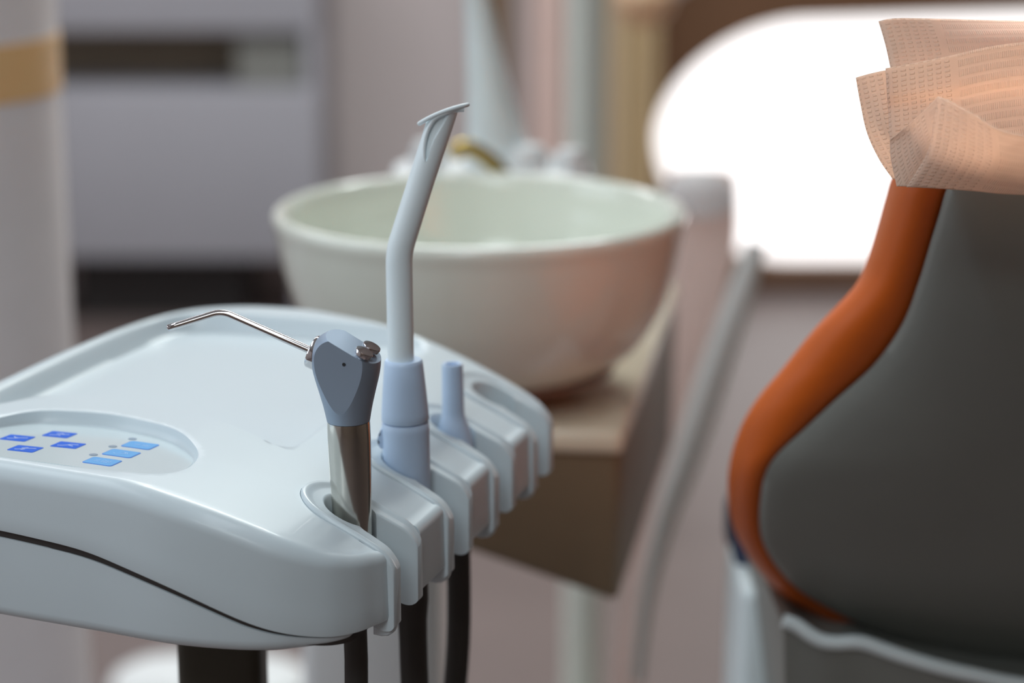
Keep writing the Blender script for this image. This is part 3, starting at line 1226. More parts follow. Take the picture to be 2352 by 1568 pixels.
bm = bmesh.new()
ins_ = 0.004
top = [fl, cr, br, bl]
quad_solid(bm, top, UZ, top, [UZ - 0.016] * 4, 0.005)
wt = finish(bm, 'worktop', M['unit_top'], spit, False, 30)
wt['label'] = 'cream worktop'
bm = bmesh.new()
cen = sum(top, Vector()) / 4
tp = [p_.lerp(cen, 0.02) for p_ in top]
zc_ = at_y(1410, 1400, cr.y).z
zf_ = at_y(1085, 1215, fl.y).z
bt = [p_.lerp(cen, 0.05) for p_ in top]
quad_solid(bm, tp, UZ - 0.016, bt, [zf_, zc_, zc_ - 0.02, zf_ - 0.02], 0.006)
finish(bm, 'cabinet_body', M['unit'], spit, False, 30)
bm = bmesh.new()
fcx0, fcx1 = at_d(694, 1500, 1.6).x, at_d(1004, 1500, 1.6).x
box(bm, (fcx0, bowl_c.y + 0.05, 0.0), (fcx1, bowl_c.y + 0.24, 0.715), 0.010)
finish(bm, 'floor_column', M['white'], spit, False, 30)
# fittings behind the bowl
dk = at_z(1130, 395, 0.975)
bm = bmesh.new()
ring0 = []
for a in np.linspace(0, 2 * math.pi, 48, endpoint=False):
    ring0.append((0.077 * math.copysign(abs(math.cos(a)) ** 0.7, math.cos(a)), 0.055 * math.copysign(abs(math.sin(a)) ** 0.7, math.sin(a))))
dy = bowl_c.y + RB + 0.075
DZ = at_y(1130, 376, dy).z
dk = at_y(1130, 385, dy)
loft(bm, [[(dk.x + x * s, dy + y * s, z) for x, y in ring0] for z, s in ((UZ - 0.002, 0.8), (DZ - 0.05, 0.86), (DZ - 0.02, 0.97), (DZ - 0.010, 1.0), (DZ - 0.003, 0.98), (DZ, 0.9))])
dkk = finish(bm, 'fitting_deck', M['white'], spit, False, 40)
dkk['label'] = 'pale deck for taps behind bowl'
# broad tapered spout column
bm = bmesh.new()
sp0 = at_y(1150, 372, dy)
sp1 = at_y(1122, 200, dy)
sp2 = at_y(1092, -30, dy)
pth = catmull([(sp0.x, dy, DZ - 0.002), (sp1.x, dy, sp1.z), (sp2.x, dy, sp2.z), (sp2.x - 0.01, dy - 0.03, sp2.z + 0.06), (sp2.x + 0.02, dy - 0.075, sp2.z + 0.075), (sp2.x + 0.03, dy - 0.11, sp2.z + 0.05)], 50, closed=False)
rad = [float(np.interp(k, [0, 3, 10, 24, 49], [0.030, 0.023, 0.0165, 0.0075, 0.006])) for k in range(50)]
sweep(bm, pth, rad, 28)
spo = finish(bm, 'spout', M['trim'], spit, False, 50)
spo['label'] = 'pale grey tapered water spout'
# brass cup-filler pipe
bm = bmesh.new()
b0 = at_y(1122, 378, dy - 0.05)
b1 = at_y(1075, 338, dy - 0.05)
b2 = at_y(1040, 330, dy - 0.05)
pth = catmull([(b0.x + 0.012, dy - 0.045, DZ - 0.002), (b0.x, dy - 0.05, b0.z + 0.004), (b1.x, dy - 0.055, b1.z), (b2.x, dy - 0.06, b2.z - 0.006)], 24, closed=False)
sweep(bm, pth, 0.0062, 16)
fp = finish(bm, 'filler_pipe', M['brass'], spit, False, 50)
fp['label'] = 'brass filler pipe'
for px_, py_, r in ((985, 372, 0.014), (1215, 385, 0.016), (1310, 392, 0.013)):
    q = at_y(px_, py_ - 14, dy - 0.02)
    bm = bmesh.new()
    lathe(bm, [(0.001, DZ - 0.004), (r, DZ - 0.004), (r, q.z + 0.004), (r * 0.7, q.z + 0.012), (0.001, q.z + 0.013)], (q.x, dy - 0.02, 0), 28)
    finish(bm, 'tap_knob', M['white'], spit, False, 40)

# ------------------------------------------------------------------ DENTAL CHAIR
DT, DB = 0.985, 1.24


def dep(py):
    return 1.0 / (1 / DT + (py - 440) / 1010.0 * (1 / DB - 1 / DT))


def on_chair(px, py, off=0.0):
    d_ = dep(py)
    return at_d(px, py, d_)


ca_, cb_, cc_ = on_chair(1700, 440), on_chair(2300, 440), on_chair(1700, 1450)
CN = (cb_ - ca_).cross(cc_ - ca_).normalized()
if CN.dot(FWD) < 0:
    CN = -CN              # points away from the camera
CVD = (on_chair(1900, 800) - CAM).normalized()
OUTER = [(2043, 430), (2026, 490), (2005, 560), (1980, 625), (1955, 662), (1922, 697), (1865, 757), (1790, 850), (1735, 915), (1697, 975), (1672, 1040), (1660, 1100), (1660, 1160),
         (1668, 1210), (1684, 1255), (1716, 1308), (1760, 1360), (1810, 1402), (1868, 1440), (1930, 1478), (2050, 1520), (2250, 1570), (2600, 1600), (2900, 1570), (3130, 1520), (3320, 1440),
         (3500, 1250), (3520, 1100), (3440, 915), (3260, 697), (3150, 560), (3110, 430), (3060, 340), (2980, 290), (2840, 265), (2600, 255), (2360, 265), (2200, 285), (2110, 320), (2062, 375)]
INNER = [(2176, 435), (2160, 490), (2140, 555), (2121, 620), (2105, 668), (2092, 706), (2072, 750), (2040, 800), (1998, 850), (1925, 915), (1850, 985), (1786, 1045), (1757, 1095),
         (1746, 1160), (1746, 1215), (1757, 1255), (1785, 1302), (1830, 1350), (1895, 1392), (1985, 1437), (2080, 1470), (2260, 1510), (2600, 1535), (2880, 1510), (3080, 1460), (3240, 1380),
         (3400, 1220), (3420, 1100), (3330, 950), (3120, 720), (3030, 560), (2985, 430), (2960, 400), (2920, 365), (2820, 345), (2600, 335), (2400, 345), (2300, 360), (2235, 380), (2195, 405)]
chair = empty('dental_chair', (0.62, 1.55, 0))
tag(chair, 'reclined dental chair with orange cushion and dark grey back shell', 'dental chair')
OC = [on_chair(*p_) for p_ in OUTER]
IC = [on_chair(*p_) for p_ in INNER]
NO = 260
# resample both with matching parameter: interpolate pairs by catmull on the index
def dense(P, k=8):
    m = len(P)
    out = []
    for i in range(m):
        p0, p1, p2, p3 = P[i - 1], P[i], P[(i + 1) % m], P[(i + 2) % m]
        for q in range(k):
            t = q / k
            out.append(0.5 * ((2 * p1) + (p2 - p0) * t + (2 * p0 - 5 * p1 + 4 * p2 - p3) * t * t + (3 * p1 - p0 - 3 * p2 + p3) * t ** 3))
    return out


OCd, ICd = dense(OC), dense(IC)


def mixr(m_, b_):
    return [o_.lerp(i_, m_) + CVD * b_ for o_, i_ in zip(OCd, ICd)]


bm = bmesh.new()
cen_ = sum(ICd, Vector()) / len(ICd)
rings = [[p_.lerp(cen_, 0.15) + CN * 0.012 for p_ in mixr(1.0, 0)]]
rings.append(mixr(1.0, 0.010))
for m_, b_ in ((0.92, 0.0075), (0.80, 0.0065), (0.62, 0.0085), (0.42, 0.0145), (0.24, 0.024), (0.10, 0.036), (0.02, 0.052), (0.0, 0.066), (0.03, 0.082), (0.12, 0.098), (0.28, 0.110), (0.5, 0.117)):
    rings.append(mixr(m_, b_ - 0.0))
loft(bm, rings)
cu = finish(bm, 'back_cushion', M['orange'], chair, False, 60)
cu['label'] = 'orange padded cushion edge'
bm = bmesh.new()
rings = []
for m_, b_ in ((1.0, 0.016), (0.985, 0.006), (0.99, 0.0015), (1.0, -0.0010)):
    rings.append(mixr(m_, b_))
base_r = mixr(1.0, 0)
for s_, b_ in ((0.03, -0.004), (0.10, -0.008), (0.25, -0.013), (0.5, -0.018), (0.8, -0.020), (0.97, -0.020)):
    rings.append([p_.lerp(cen_, s_) + CN * b_ for p_ in base_r])
loft(bm, rings)
sh_ = finish(bm, 'back_shell', M['shell'], chair, False, 60)
sh_['label'] = 'dark grey hard back shell'


# pale edge of the seat shell and the seat shell below
def cpt(px, py, dd_):
    return at_d(px, py, dd_)


trim_px = [(1800, 1425), (1830, 1436), (1862, 1458), (1890, 1472), (1925, 1476), (1960, 1474), (1990, 1478), (2030, 1492), (2090, 1512), (2160, 1532), (2240, 1550), (2352, 1572), (2600, 1600), (2900, 1590)]
td = 1.195
tpts = catmull([at_d(px_, py_, td) for px_, py_ in trim_px], 90, closed=False)
bm = bmesh.new()
sweep(bm, tpts, 0.0040, 14)
tr = finish(bm, 'seat_edge_trim', M['trim'], chair, False, 60)
tr['label'] = 'pale grey blue edge of the seat shell'
bm = bmesh.new()
ringsT = []
low = []
for p_ in tpts:
    low.append(p_)
r1 = [p_ + Vector((0, 0.0, -0.003)) for p_ in tpts]
r2 = [Vector((p_.x + 0.004, p_.y + 0.01, p_.z - 0.06)) for p_ in tpts]
r3 = [Vector((p_.x + 0.02, p_.y + 0.05, min(q.z for q in tpts) - 0.14)) for p_ in tpts]
r4 = [Vector((p_.x + 0.02, p_.y + 0.25, min(q.z for q in tpts) - 0.14)) for p_ in tpts]
r5 = [Vector((p_.x, p_.y + 0.25, p_.z - 0.02)) for p_ in tpts]
prof = list(zip(r1, r2, r3, r4, r5))
loft(bm, [list(q) for q in prof])
finish(bm, 'seat_shell', M['shell'], chair, False, 50)
# pale bracket column and navy pad left of it
bm = bmesh.new()
c0, c1 = at_d(1702, 1380, 1.36), at_d(1806, 1380, 1.36)
box(bm, (c0.x, c0.y, c0.z - 0.34), (c1.x, c0.y + 0.10, c0.z + 0.006), 0.006)
br_ = finish(bm, 'bracket', M['trim'], chair, False, 30)
br_['label'] = 'pale grey blue upright bracket'
bm = bmesh.new()
n0, n1 = at_d(1694, 1285, 1.40), at_d(1800, 1370, 1.40)
box(bm, (n0.x, n0.y, n1.z - 0.002), (n1.x, n0.y + 0.10, n0.z + 0.02), 0.012)
nv_ = finish(bm, 'side_pad', M['navy'], chair, False, 30)
nv_['label'] = 'navy blue pad'
bm = bmesh.new()
box(bm, (0.14, 1.36, 0.0), (0.95, 1.95, 0.16), 0.03)
box(bm, (0.35, 1.45, 0.14), (0.8, 1.85, 0.60), 0.03)
finish(bm, 'pedestal', M['shell'], chair, False, 30)

# ------------------------------------------------------------------ PAPER BIB
def patch(name, rows, parent, uv0=(0, 0), th=0.0005, amp=0.0006, seed=1, N_=46, du=0.0):
    """rows: list of polylines (px, py, depth) from top to bottom, each left to right."""
    rnd = random.Random(seed)
    cur = [catmull([at_d(*p_) for p_ in r], N_, closed=False) for r in rows]
    colsN = []
    for i in range(N_):
        colsN.append(catmull([c[i] for c in cur], N_, closed=False) if len(cur) > 2 else [cur[0][i].lerp(cur[1][i], k / (N_ - 1)) for k in range(N_)])
    bm = bmesh.new()
    uvl = bm.loops.layers.uv.new('UVMap')
    V = [[bm.verts.new(colsN[i][j]) for j in range(N_)] for i in range(N_)]
    # metric uv
    U = [[0.0] * N_ for _ in range(N_)]
    W = [[0.0] * N_ for _ in range(N_)]
    for j in range(N_):
        for i in range(1, N_):
            U[i][j] = U[i - 1][j] + (V[i][j].co - V[i - 1][j].co).length
    for i in range(N_):
        for j in range(1, N_):
            W[i][j] = W[i][j - 1] + (V[i][j].co - V[i][j - 1].co).length
    for i in range(N_ - 1):
        for j in range(N_ - 1):
            f = bm.faces.new((V[i][j], V[i + 1][j], V[i + 1][j + 1], V[i][j + 1]))
            for l, (a, b) in zip(f.loops, ((i, j), (i + 1, j), (i + 1, j + 1), (i, j + 1))):
                l[uvl].uv = (U[a][b] + uv0[0], W[a][b] + uv0[1])
    bmesh.ops.recalc_face_normals(bm, faces=bm.faces)
    me = bpy.data.meshes.new(name)
    bm.to_mesh(me)
    bm.free()
    o = link_mesh(me, name, M['paper'], parent, False, 60)
    s_ = o.modifiers.new('thick', 'SOLIDIFY')
    s_.thickness = th
    s_.offset = 0
    return o


bib = empty('paper_bib', at_d(2300, 440, 0.95))
tag(bib, 'folded peach embossed paper bib draped over the orange chair headrest', 'paper bib')
patch('rear_fold', [
    [(2018, 50, 0.955), (2060, 43, 0.955), (2180, 45, 0.957), (2352, 49, 0.958), (2800, 52, 0.96)],
    [(2034, 105, 0.950), (2080, 100, 0.950), (2190, 92, 0.95), (2352, 82, 0.95), (2800, 78, 0.95)],
    [(2046, 160, 0.945), (2100, 160, 0.945), (2200, 150, 0.945), (2352, 130, 0.945), (2800, 115, 0.945)],
    [(2060, 230, 0.940), (2110, 230, 0.940), (2210, 225, 0.940), (2352, 220, 0.940), (2800, 210, 0.94)],
], bib, seed=2, uv0=(0.004, 0))
patch('side_fold', [
    [(1966, 178, 0.9360), (1990, 171, 0.9330), (2015, 165, 0.9300), (2050, 158, 0.9275)],
    [(1976, 235, 0.9365), (2000, 228, 0.9335), (2024, 222, 0.9305), (2050, 216, 0.9285)],
    [(1992, 305, 0.9370), (2010, 300, 0.9340), (2030, 296, 0.9310), (2055, 292, 0.9290)],
    [(2020, 366, 0.9365), (2034, 362, 0.9345), (2048, 358, 0.9320), (2064, 354, 0.9295)],
    [(2052, 412, 0.9360), (2060, 410, 0.9345), (2068, 408, 0.9330), (2080, 405, 0.9305)],
], bib, seed=3, uv0=(0.0, 0.001))
patch('main_panel', [
    [(2034, 157, 0.9265), (2090, 147, 0.9245), (2170, 131, 0.9230), (2352, 97, 0.9230), (2800, 70, 0.925)],
    [(2037, 215, 0.9255), (2095, 208, 0.9235), (2175, 196, 0.9215), (2352, 172, 0.9210), (2800, 150, 0.922)],
    [(2040, 250, 0.9275), (2098, 244, 0.9250), (2178, 235, 0.9235), (2352, 222, 0.9235), (2800, 210, 0.924)],
    [(2044, 320, 0.9255), (2102, 316, 0.9235), (2182, 312, 0.9220), (2352, 300, 0.9220), (2800, 290, 0.923)],
    [(2060, 405, 0.9245), (2110, 405, 0.9225), (2190, 405, 0.9215), (2352, 405, 0.9220), (2800, 410, 0.923)],
], bib, seed=4, uv0=(0.0, 0.0))
patch('corner_fold', [
    [(2044, 321, 0.9150), (2080, 292, 0.9060), (2118, 258, 0.8960), (2154, 223, 0.8865)],
    [(2045, 330, 0.9160), (2080, 315, 0.9080), (2115, 290, 0.8985), (2150, 262, 0.8890)],
    [(2047, 365, 0.9155), (2078, 362, 0.9095), (2108, 350, 0.9025), (2140, 330, 0.8960)],
    [(2060, 428, 0.9140), (2078, 428, 0.9120), (2096, 428, 0.9105), (2112, 425, 0.9085)],
], bib, seed=5, uv0=(0.002, 0.0))
patch('front_flap', [
    [(2154, 222, 0.8862), (2185, 234, 0.8800), (2240, 264, 0.8740), (2352, 312, 0.8700), (2800, 370, 0.868)],
    [(2146, 275, 0.8895), (2180, 288, 0.8845), (2240, 312, 0.8790), (2352, 348, 0.8760), (2800, 392, 0.875)],
    [(2130, 350, 0.8975), (2170, 358, 0.8925), (2235, 372, 0.8880), (2352, 392, 0.8860), (2800, 420, 0.885)],
    [(2082, 429, 0.9105), (2150, 432, 0.9045), (2235, 438, 0.9000), (2352, 447, 0.8980), (2800, 462, 0.897)],
], bib, seed=6, uv0=(0.0, 0.0))

# ------------------------------------------------------------------ THE ROOM
YB = 5.4
def struct(o, kind='structure'):
    o['kind'] = kind
    return o


bm = bmesh.new()
box(bm, (-2.4, -2.2, -0.05), (3.0, YB + 0.15, 0.0))
struct(finish(bm, 'floor', M['floor'], None, True, 0))
bm = bmesh.new()
box(bm, (-2.4, -2.2, 2.7), (3.0, YB + 0.15, 2.75))
struct(finish(bm, 'ceiling', M['ceil'], None, True, 0))
bm = bmesh.new()
box(bm, (-2.45, -2.2, 0), (-2.4, YB, 2.7))
struct(finish(bm, 'wall_left', M['wall'], None, True, 0))
bm = bmesh.new()
box(bm, (3.0, -2.2, 0), (3.05, YB, 2.7))
struct(finish(bm, 'wall_right', M['wall_tan'], None, True, 0))
bm = bmesh.new()
box(bm, (-2.4, -2.25, 0), (3.0, -2.2, 2.7))
struct(finish(bm, 'wall_front', M['wall_tan'], None, True, 0))

# back wall with a low round-cornered glazed opening (a real hole)
wtl = at_y(1512, 30, YB)
wbl = at_y(1512, 598, YB)
WX0, WX1 = wtl.x, 2.35
WZ1, WZ0 = at_y(1900, 8, YB).z, at_y(1800, 600, YB).z


def rect_ring(x0, x1, z0, z1, r, n=14):
    pts = []
    for cx, cz, a0 in ((x1 - r, z1 - r, 0), (x0 + r, z1 - r, 90), (x0 + r, z0 + r, 180), (x1 - r, z0 + r, 270)):
        for k in range(n + 1):
            a = math.radians(a0 + 90 * k / n)
            pts.append((cx + r * math.cos(a), cz + r * math.sin(a)))
    return pts


def framed(bm, inner, outer, y0, y1):
    n = len(inner)
    I0 = [bm.verts.new((x, y0, z)) for x, z in inner]
    O0 = [bm.verts.new((x, y0, z)) for x, z in outer]
    I1 = [bm.verts.new((x, y1, z)) for x, z in inner]
    O1 = [bm.verts.new((x, y1, z)) for x, z in outer]
    for i in range(n):
        j = (i + 1) % n
        bm.faces.new((I0[i], I0[j], O0[j], O0[i]))
        bm.faces.new((I1[j], I1[i], O1[i], O1[j]))
        bm.faces.new((I0[j], I0[i], I1[i], I1[j]))
        bm.faces.new((O0[i], O0[j], O1[j], O1[i]))


hole = rect_ring(WX0, WX1, WZ0, WZ1, 0.34)
frm = rect_ring(WX0 - 0.10, WX1 + 0.10, WZ0 - 0.055, WZ1 + 0.16, 0.30)
wall_in = rect_ring(WX0 - 0.05, WX1 + 0.05, WZ0 - 0.03, WZ1 + 0.08, 0.33)
def droop(ring):
    out = []
    for x, z in ring:
        if z > (WZ0 + WZ1) / 2:
            z -= 0.070 * max(0.0, 1 - (x - WX0) / 0.75) * (z - (WZ0 + WZ1) / 2) / (0.5 * (WZ1 - WZ0))
        out.append((x, z))
    return out


hole, frm, wall_in = droop(hole), droop(frm), droop(wall_in)
# wall outline sampled at matching angles
def outer_rect(ring, x0, x1, z0, z1):
    n4 = len(ring) // 4
    res = []
    for q in range(4):
        cs = ((x1, z1), (x0, z1), (x0, z0), (x1, z0))[q]
        for k in range(n4):
            t = k / (n4 - 1)
            if q == 0:
                p_ = (x1, z1 - (1 - t) * 0.5) if t < 0.5 else (x1 - (t - 0.5) * 1.0, z1)
            elif q == 1:
                p_ = (x0 + (0.5 - t) * 1.0, z1) if t < 0.5 else (x0, z1 - (t - 0.5) * 1.0)
            elif q == 2:
                p_ = (x0, z0 + (0.5 - t) * 0.1) if t < 0.5 else (x0 + (t - 0.5) * 1.0, z0)
            else:
                p_ = (x1 - (0.5 - t) * 1.0, z0) if t < 0.5 else (x1, z0 + (t - 0.5) * 0.1)
            res.append(p_)
    return res


bm = bmesh.new()
framed(bm, wall_in, outer_rect(wall_in, -2.4, 3.0, 0.0, 2.7), YB, YB + 0.12)
struct(finish(bm, 'wall_back', M['wall'], None, True, 0))
win = empty('window_1', (0.5 * (WX0 + WX1), YB, WZ0))
struct(win)
bm = bmesh.new()
framed(bm, hole, frm, YB - 0.03, YB + 0.02)
finish(bm, 'frame', M['wall_brown'], win, False, 40)
bm = bmesh.new()
box(bm, (1.55, YB + 0.0, WZ0), (1.60, YB + 0.03, WZ1))
finish(bm, 'mullion', M['wall_brown'], win, False, 0)

# ---- sideboard against the back wall on the left
cabx0, cabx1 = at_y(120, 400, 5.0).x, at_y(740, 400, 5.0).x
zq = lambda py: at_y(400, py, 5.0).z
cab = empty('sideboard', ((cabx0 + cabx1) / 2, 5.2, 0))
tag(cab, 'pale grey sideboard with a dark open niche at the back of the room', 'sideboard')
X0 = cabx0 - 0.35
bm = bmesh.new()
zt_ = at_y(400, -260, 5.0).z
n0_, n1_ = zq(72), zq(205)
lowz = zq(592)
box(bm, (X0, 5.0, n0_), (cabx1, YB - 0.01, zt_), 0.004)
box(bm, (at_y(700, 130, 5.0).x, 5.0, n1_), (cabx1, YB - 0.01, n0_), 0.0)
box(bm, (X0, 5.0, n1_), (X0 + 0.03, YB - 0.01, n0_), 0.0)
finish(bm, 'carcass', M['cabinet'], cab, False, 30)
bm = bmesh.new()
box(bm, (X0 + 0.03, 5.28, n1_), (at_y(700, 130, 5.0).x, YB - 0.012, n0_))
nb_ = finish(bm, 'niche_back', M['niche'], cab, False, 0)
nb_['label'] = 'dark brown niche lining'
bm = bmesh.new()
bx = at_y(545, 130, 5.05).x
box(bm, (bx, 5.04, n1_ + 0.001), (at_y(690, 130, 5.0).x, 5.27, n0_ - 0.004), 0.003)
gb = finish(bm, 'niche_drawer', mat('grey_drawer', (0.26, 0.26, 0.24, 1), rough=0.5), cab, False, 30)
gb['label'] = 'dull grey drawer at the niche end'
bm = bmesh.new()
box(bm, (X0, 4.985, lowz), (cabx1, YB - 0.012, n1_), 0.006)
finish(bm, 'drawer_front', M['cabinet'], cab, False, 30)
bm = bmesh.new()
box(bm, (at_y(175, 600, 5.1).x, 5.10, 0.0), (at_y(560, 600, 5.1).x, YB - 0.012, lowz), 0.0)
pl = finish(bm, 'shade_block', M['cab_dark'], cab, False, 0)  # black block puts the shade of the open gap into colour
pl['label'] = 'black block standing for the shaded gap under the sideboard'
for lx_ in (X0 + 0.02, cabx1 - 0.07):
    bm = bmesh.new()
    box(bm, (lx_, 5.02, 0), (lx_ + 0.045, 5.07, lowz), 0.003)
    finish(bm, 'leg', M['cabinet'], cab, False, 30)

# ---- white canister with an orange band, left
ce = at_d(138, 300, 1.72)
CR = 0.125
cx_, cy_ = ce.x - CR, ce.y
can = empty('canister', (cx_, cy_, 0))
tag(can, 'tall white drum with an orange band at the left edge', 'canister')
ztop_ = 1.30
bm = bmesh.new()
lathe(bm, [(0.001, 0), (CR - 0.006, 0), (CR, 0.006), (CR, ztop_ - 0.02), (CR - 0.02, ztop_), (0.001, ztop_)], (cx_, cy_, 0), 72)
finish(bm, 'drum', M['canister'], can, False, 40)
bm = bmesh.new()
zb1, zb0 = at_y(135, 80, cy_).z, at_y(135, 208, cy_).z
lathe(bm, [(CR - 0.004, zb0), (CR + 0.0012, zb0), (CR + 0.0012, zb1), (CR - 0.004, zb1)], (cx_, cy_, 0), 72, closed=True)
bd_ = finish(bm, 'band', M['band'], can, False, 40)
bd_['label'] = 'bright orange band round the drum'

# ---- curtains and pole at the back
def curtain(name, x0, x1, y, z0, z1, amp, waves, m, label, cat, ph=0.0):
    bm = bmesh.new()
    n = 60
    f, b = [], []
    for k in range(n + 1):
        x = x0 + (x1 - x0) * k / n
        o_ = amp * math.sin(2 * math.pi * waves * k / n + ph)
        f.append((x, y + o_))
        b.append((x, y + o_ + 0.006))
    ring = f + list(reversed(b))
    loft(bm, [[(x, yy, z) for x, yy in ring] for z in (z0, (z0 * 2 + z1) / 3, (z0 + 2 * z1) / 3, z1)])
    o_ = finish(bm, name, m, None, True, 50)
    return tag(o_, label, cat)


cy2 = 5.2
curtain('curtain', at_y(1222, 200, cy2).x, at_y(1300, 200, cy2).x, cy2, 0.01, 2.3, 0.02, 2.0, M['pinkcloth'], 'narrow pink curtain strip beside the grey green pole', 'curtain', 0.4)
curtain('curtain', at_y(1112, 200, cy2).x, at_y(1172, 200, cy2).x, cy2, 0.01, 2.3, 0.015, 1.5, M['darkbrown'], 'narrow brown curtain strip seen just right of the spout', 'curtain', 0.9)
curtain('curtain', at_y(1398, 200, cy2 + 0.02).x, at_y(1510, 200, cy2 + 0.02).x, cy2 + 0.02, 0.01, 2.3, 0.025, 2.5, M['browncloth'], 'olive brown curtain hanging at the left of the bright window', 'curtain', 1.2)
pp = at_d(1346, 300, 2.6)
pole = empty('lamp_pole', (pp.x, pp.y, 0))
tag(pole, 'thick grey green pole standing behind the rinse bowl', 'pole')
bm = bmesh.new()
lathe(bm, [(0.001, 0.02), (0.024, 0.02), (0.0238, 2.2), (0.001, 2.2)], (pp.x, pp.y, 0), 36)
finish(bm, 'shaft', M['greypole'], pole, False, 40)
bm = bmesh.new()
lathe(bm, [(0.001, 0), (0.16, 0), (0.16, 0.012), (0.06, 0.03), (0.03, 0.06), (0.001, 0.06)], (pp.x, pp.y, 0), 40)
finish(bm, 'foot_plate', M['greypole'], pole, False, 40)

lmp = at_d(1478, -8, 3.3)
pend = empty('hanging_lamp', (lmp.x, lmp.y, 2.7))
tag(pend, 'small peach globe lamp hanging above the olive brown curtain', 'lamp')
bm = bmesh.new()
lathe(bm, [(0.045 * math.sin(a), -0.045 * math.cos(a)) for a in np.linspace(0.02, math.pi - 0.02, 24)], lmp, 36)
gl_ = finish(bm, 'globe', mat('peach_glass', (0.85, 0.62, 0.42, 1), rough=0.3, transl=0.3), pend, False, 60)
bm = bmesh.new()
sweep(bm, [(lmp.x, lmp.y, lmp.z + 0.044), (lmp.x, lmp.y, 1.8), (lmp.x, lmp.y, 2.699)], 0.004, 10)
finish(bm, 'cord', M['brass'], pend, False, 60)
# ---- slanting arm beside the chair
arm = empty('support_arm', (at_d(1430, 1568, 1.95).x, at_d(1430, 1568, 1.95).y, 0))
tag(arm, 'curved pale pink arm with a grey rail slanting up between bowl and chair', 'support arm')
cl = [(1612, 405), (1614, 520), (1598, 640), (1568, 780), (1545, 920), (1522, 1060), (1490, 1220), (1462, 1400), (1440, 1600), (1425, 1900)]
wd = [150, 150, 125, 100, 72, 60, 56, 60, 66, 70]
da = 2.0
cen2 = [at_d(a, b, da + (b - 400) / 1200 * 0.05) for a, b in cl]
cd = catmull(cen2, 60, closed=False)
wdd = [float(np.interp(k / 59, np.linspace(0, 1, 10), wd)) for k in range(60)]
bm = bmesh.new()
rings = []
for k, (p_, w_) in enumerate(zip(cd, wdd)):
    h_ = w_ / 2 * da / F
    ring = []
    for a in np.linspace(0, 2 * math.pi, 24, endpoint=False):
        ring.append(p_ + Vector((h_ * math.copysign(abs(math.cos(a)) ** 0.5, math.cos(a)), 0.035 * math.copysign(abs(math.sin(a)) ** 0.5, math.sin(a)), 0)))
    rings.append(ring)
loft(bm, rings)
finish(bm, 'arm_pad', M['armpink'], arm, False, 50)
rl = [(1738, 560), (1706, 660), (1668, 770), (1632, 880), (1600, 980), (1570, 1070), (1535, 1170), (1505, 1280), (1480, 1400), (1462, 1568)]
rw = [46, 62, 70, 74, 72, 64, 48, 38, 32, 28]
rp = catmull([at_d(a, b, 1.93) for a, b in rl], 60, closed=False)
bm = bmesh.new()
sweep(bm, rp, [float(np.interp(k / 59, np.linspace(0, 1, 10), rw)) / 2 * 1.93 / F for k in range(60)], 20)
rr = finish(bm, 'rail', M['armgrey'], arm, False, 50)
rr['label'] = 'light grey rail'
capc = at_d(1606, 448, 1.97)
bm = bmesh.new()
lathe(bm, [(0.0005, 0.022), (0.012, 0.021), (0.024, 0.016), (0.032, 0.006), (0.034, -0.004), (0.032, -0.012), (0.02, -0.017), (0.0005, -0.018)], capc, 36)
cpp = finish(bm, 'cap', M['frost'], arm, False, 40)
cpp['label'] = 'white rounded cap'
bm = bmesh.new()
e_ = cd[-1]
lathe(bm, [(0.001, 0), (0.02, 0), (0.018, e_.z * 0.9), (0.014, e_.z + 0.01), (0.001, e_.z + 0.01)], (e_.x, e_.y, 0), 24)
finish(bm, 'stand', M['armpink'], arm, False, 40)

# ---- white foot control on the floor behind the tray post
fc = at_z(480, 1556, 0.04)
foot = empty('foot_control', (fc.x, fc.y, 0))
tag(foot, 'white foot control lying on the floor behind the dark tray post', 'foot control')
bm = bmesh.new()
ro2 = [(0.14 * math.copysign(abs(math.cos(a)) ** 0.6, math.cos(a)), 0.075 * math.copysign(abs(math.sin(a)) ** 0.6, math.sin(a))) for a in np.linspace(0, 2 * math.pi, 48, endpoint=False)]
loft(bm, [[(fc.x + x * s, fc.y + y * s, z) for x, y in ro2] for z, s in ((0.0, 0.98), (0.02, 1.0), (0.04, 0.95), (0.052, 0.8))])
finish(bm, 'housing', M['white'], foot, False, 40)
bm = bmesh.new()
lathe(bm, [(0.001, 0.05), (0.05, 0.05), (0.05, 0.062), (0.04, 0.066), (0.001, 0.067)], (fc.x + 0.02, fc.y, 0), 32)
finish(bm, 'pedal_disc', M['white'], foot, False, 40)
# ------------------------------------------------------------------ LIGHT
w = bpy.data.worlds.new('sky')
SC.world = w
w.use_nodes = True
bg = w.node_tree.nodes['Background']
bg.inputs[0].default_value = (1.0, 0.96, 0.95, 1)
bg.inputs[1].default_value = 1.7


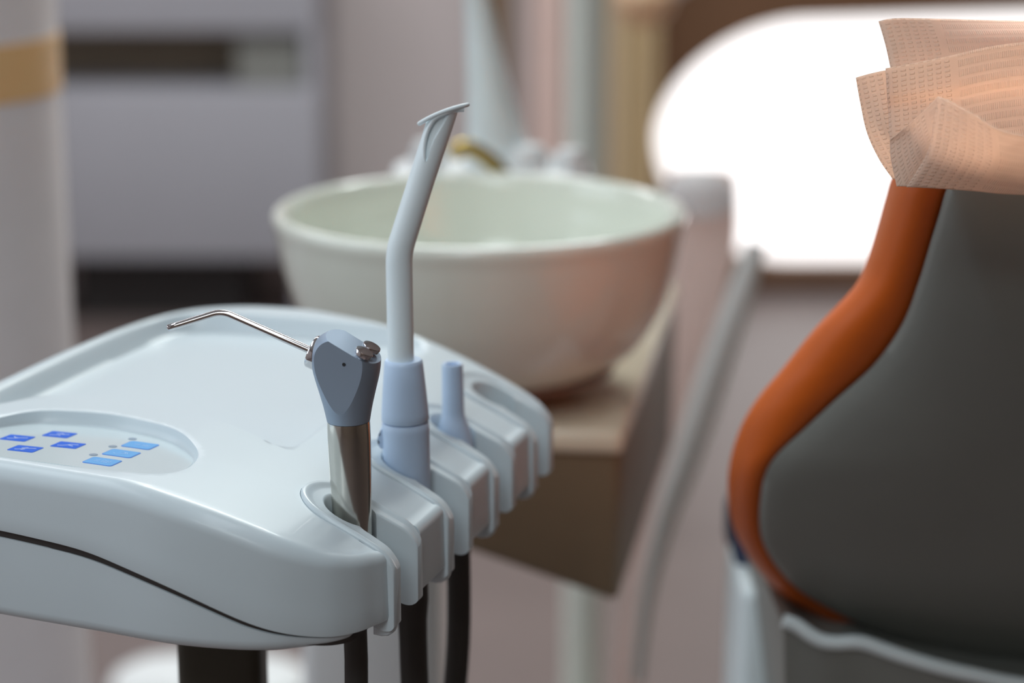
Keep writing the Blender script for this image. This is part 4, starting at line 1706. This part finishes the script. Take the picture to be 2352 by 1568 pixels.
def area(name, loc, rot, sx, sy, power, col):
    l = bpy.data.lights.new(name, 'AREA')
    l.shape = 'RECTANGLE'
    l.size, l.size_y = sx, sy
    l.energy = power
    l.color = col
    o = bpy.data.objects.new(name, l)
    o.location = loc
    o.rotation_euler = rot
    COL.objects.link(o)
    return o


COOL = (0.84, 0.94, 1.0)
area('unseen_overhead_light', (-0.27, -0.12, 2.66), (0, 0, -0.34), 0.30, 2.3, 12, COOL)
area('unseen_overhead_light', (-1.30, 1.25, 2.66), (0, 0, 0), 0.6, 1.6, 9, COOL)
area('unseen_overhead_light', (-1.0, 3.9, 2.66), (0, 0, 0), 1.3, 0.35, 16, (0.98, 0.97, 1.0))  # unseen, added to brighten the back of the room
area('unseen_overhead_light', (0.12, 2.95, 2.66), (0, 0, 0), 1.2, 0.30, 42, (0.93, 1.0, 0.98))  # unseen, added to light the spittoon and the translucent arm
area('unseen_overhead_light', (-0.75, -1.75, 2.66), (0, 0, 0), 1.2, 0.60, 21, (0.86, 0.96, 1.0))  # unseen fill added behind the camera for the front faces
# daylight from a tall window in the left wall
area('left_window_daylight', (-2.36, 1.2, 1.85), (0, math.radians(-90), 0), 1.2, 1.8, 13, (0.78, 0.90, 1.0))
# unseen lamp added above the chair to make the bib glow from behind
op = area('bib_backlight', (0.62, 1.55, 1.75), (0, 0, 0), 0.30, 0.20, 1.4, (1.0, 0.96, 0.90))
op.data.spread = math.radians(26)
op.rotation_euler = (Vector((0.40, 0.97, 1.10)) - Vector((0.62, 1.55, 1.75))).to_track_quat('-Z', 'Y').to_euler()

# ------------------------------------------------------------------ CAMERA
cd_ = bpy.data.cameras.new('camera')
cam = bpy.data.objects.new('camera', cd_)
COL.objects.link(cam)
cam.location = CAM
cam.rotation_euler = (math.pi / 2 - PITCH, 0, 0)
cd_.lens = LENS
cd_.sensor_width = SENSOR
cd_.sensor_fit = 'HORIZONTAL'
cd_.clip_start = 0.05
cd_.dof.use_dof = True
cd_.dof.focus_distance = 0.928
cd_.dof.aperture_fstop = 2.8
SC.camera = cam

SC.view_settings.view_transform = 'Standard'
SC.view_settings.look = 'None'
SC.view_settings.gamma = 1.0
SC.view_settings.use_curve_mapping = False
SC.view_settings.exposure = 0.06
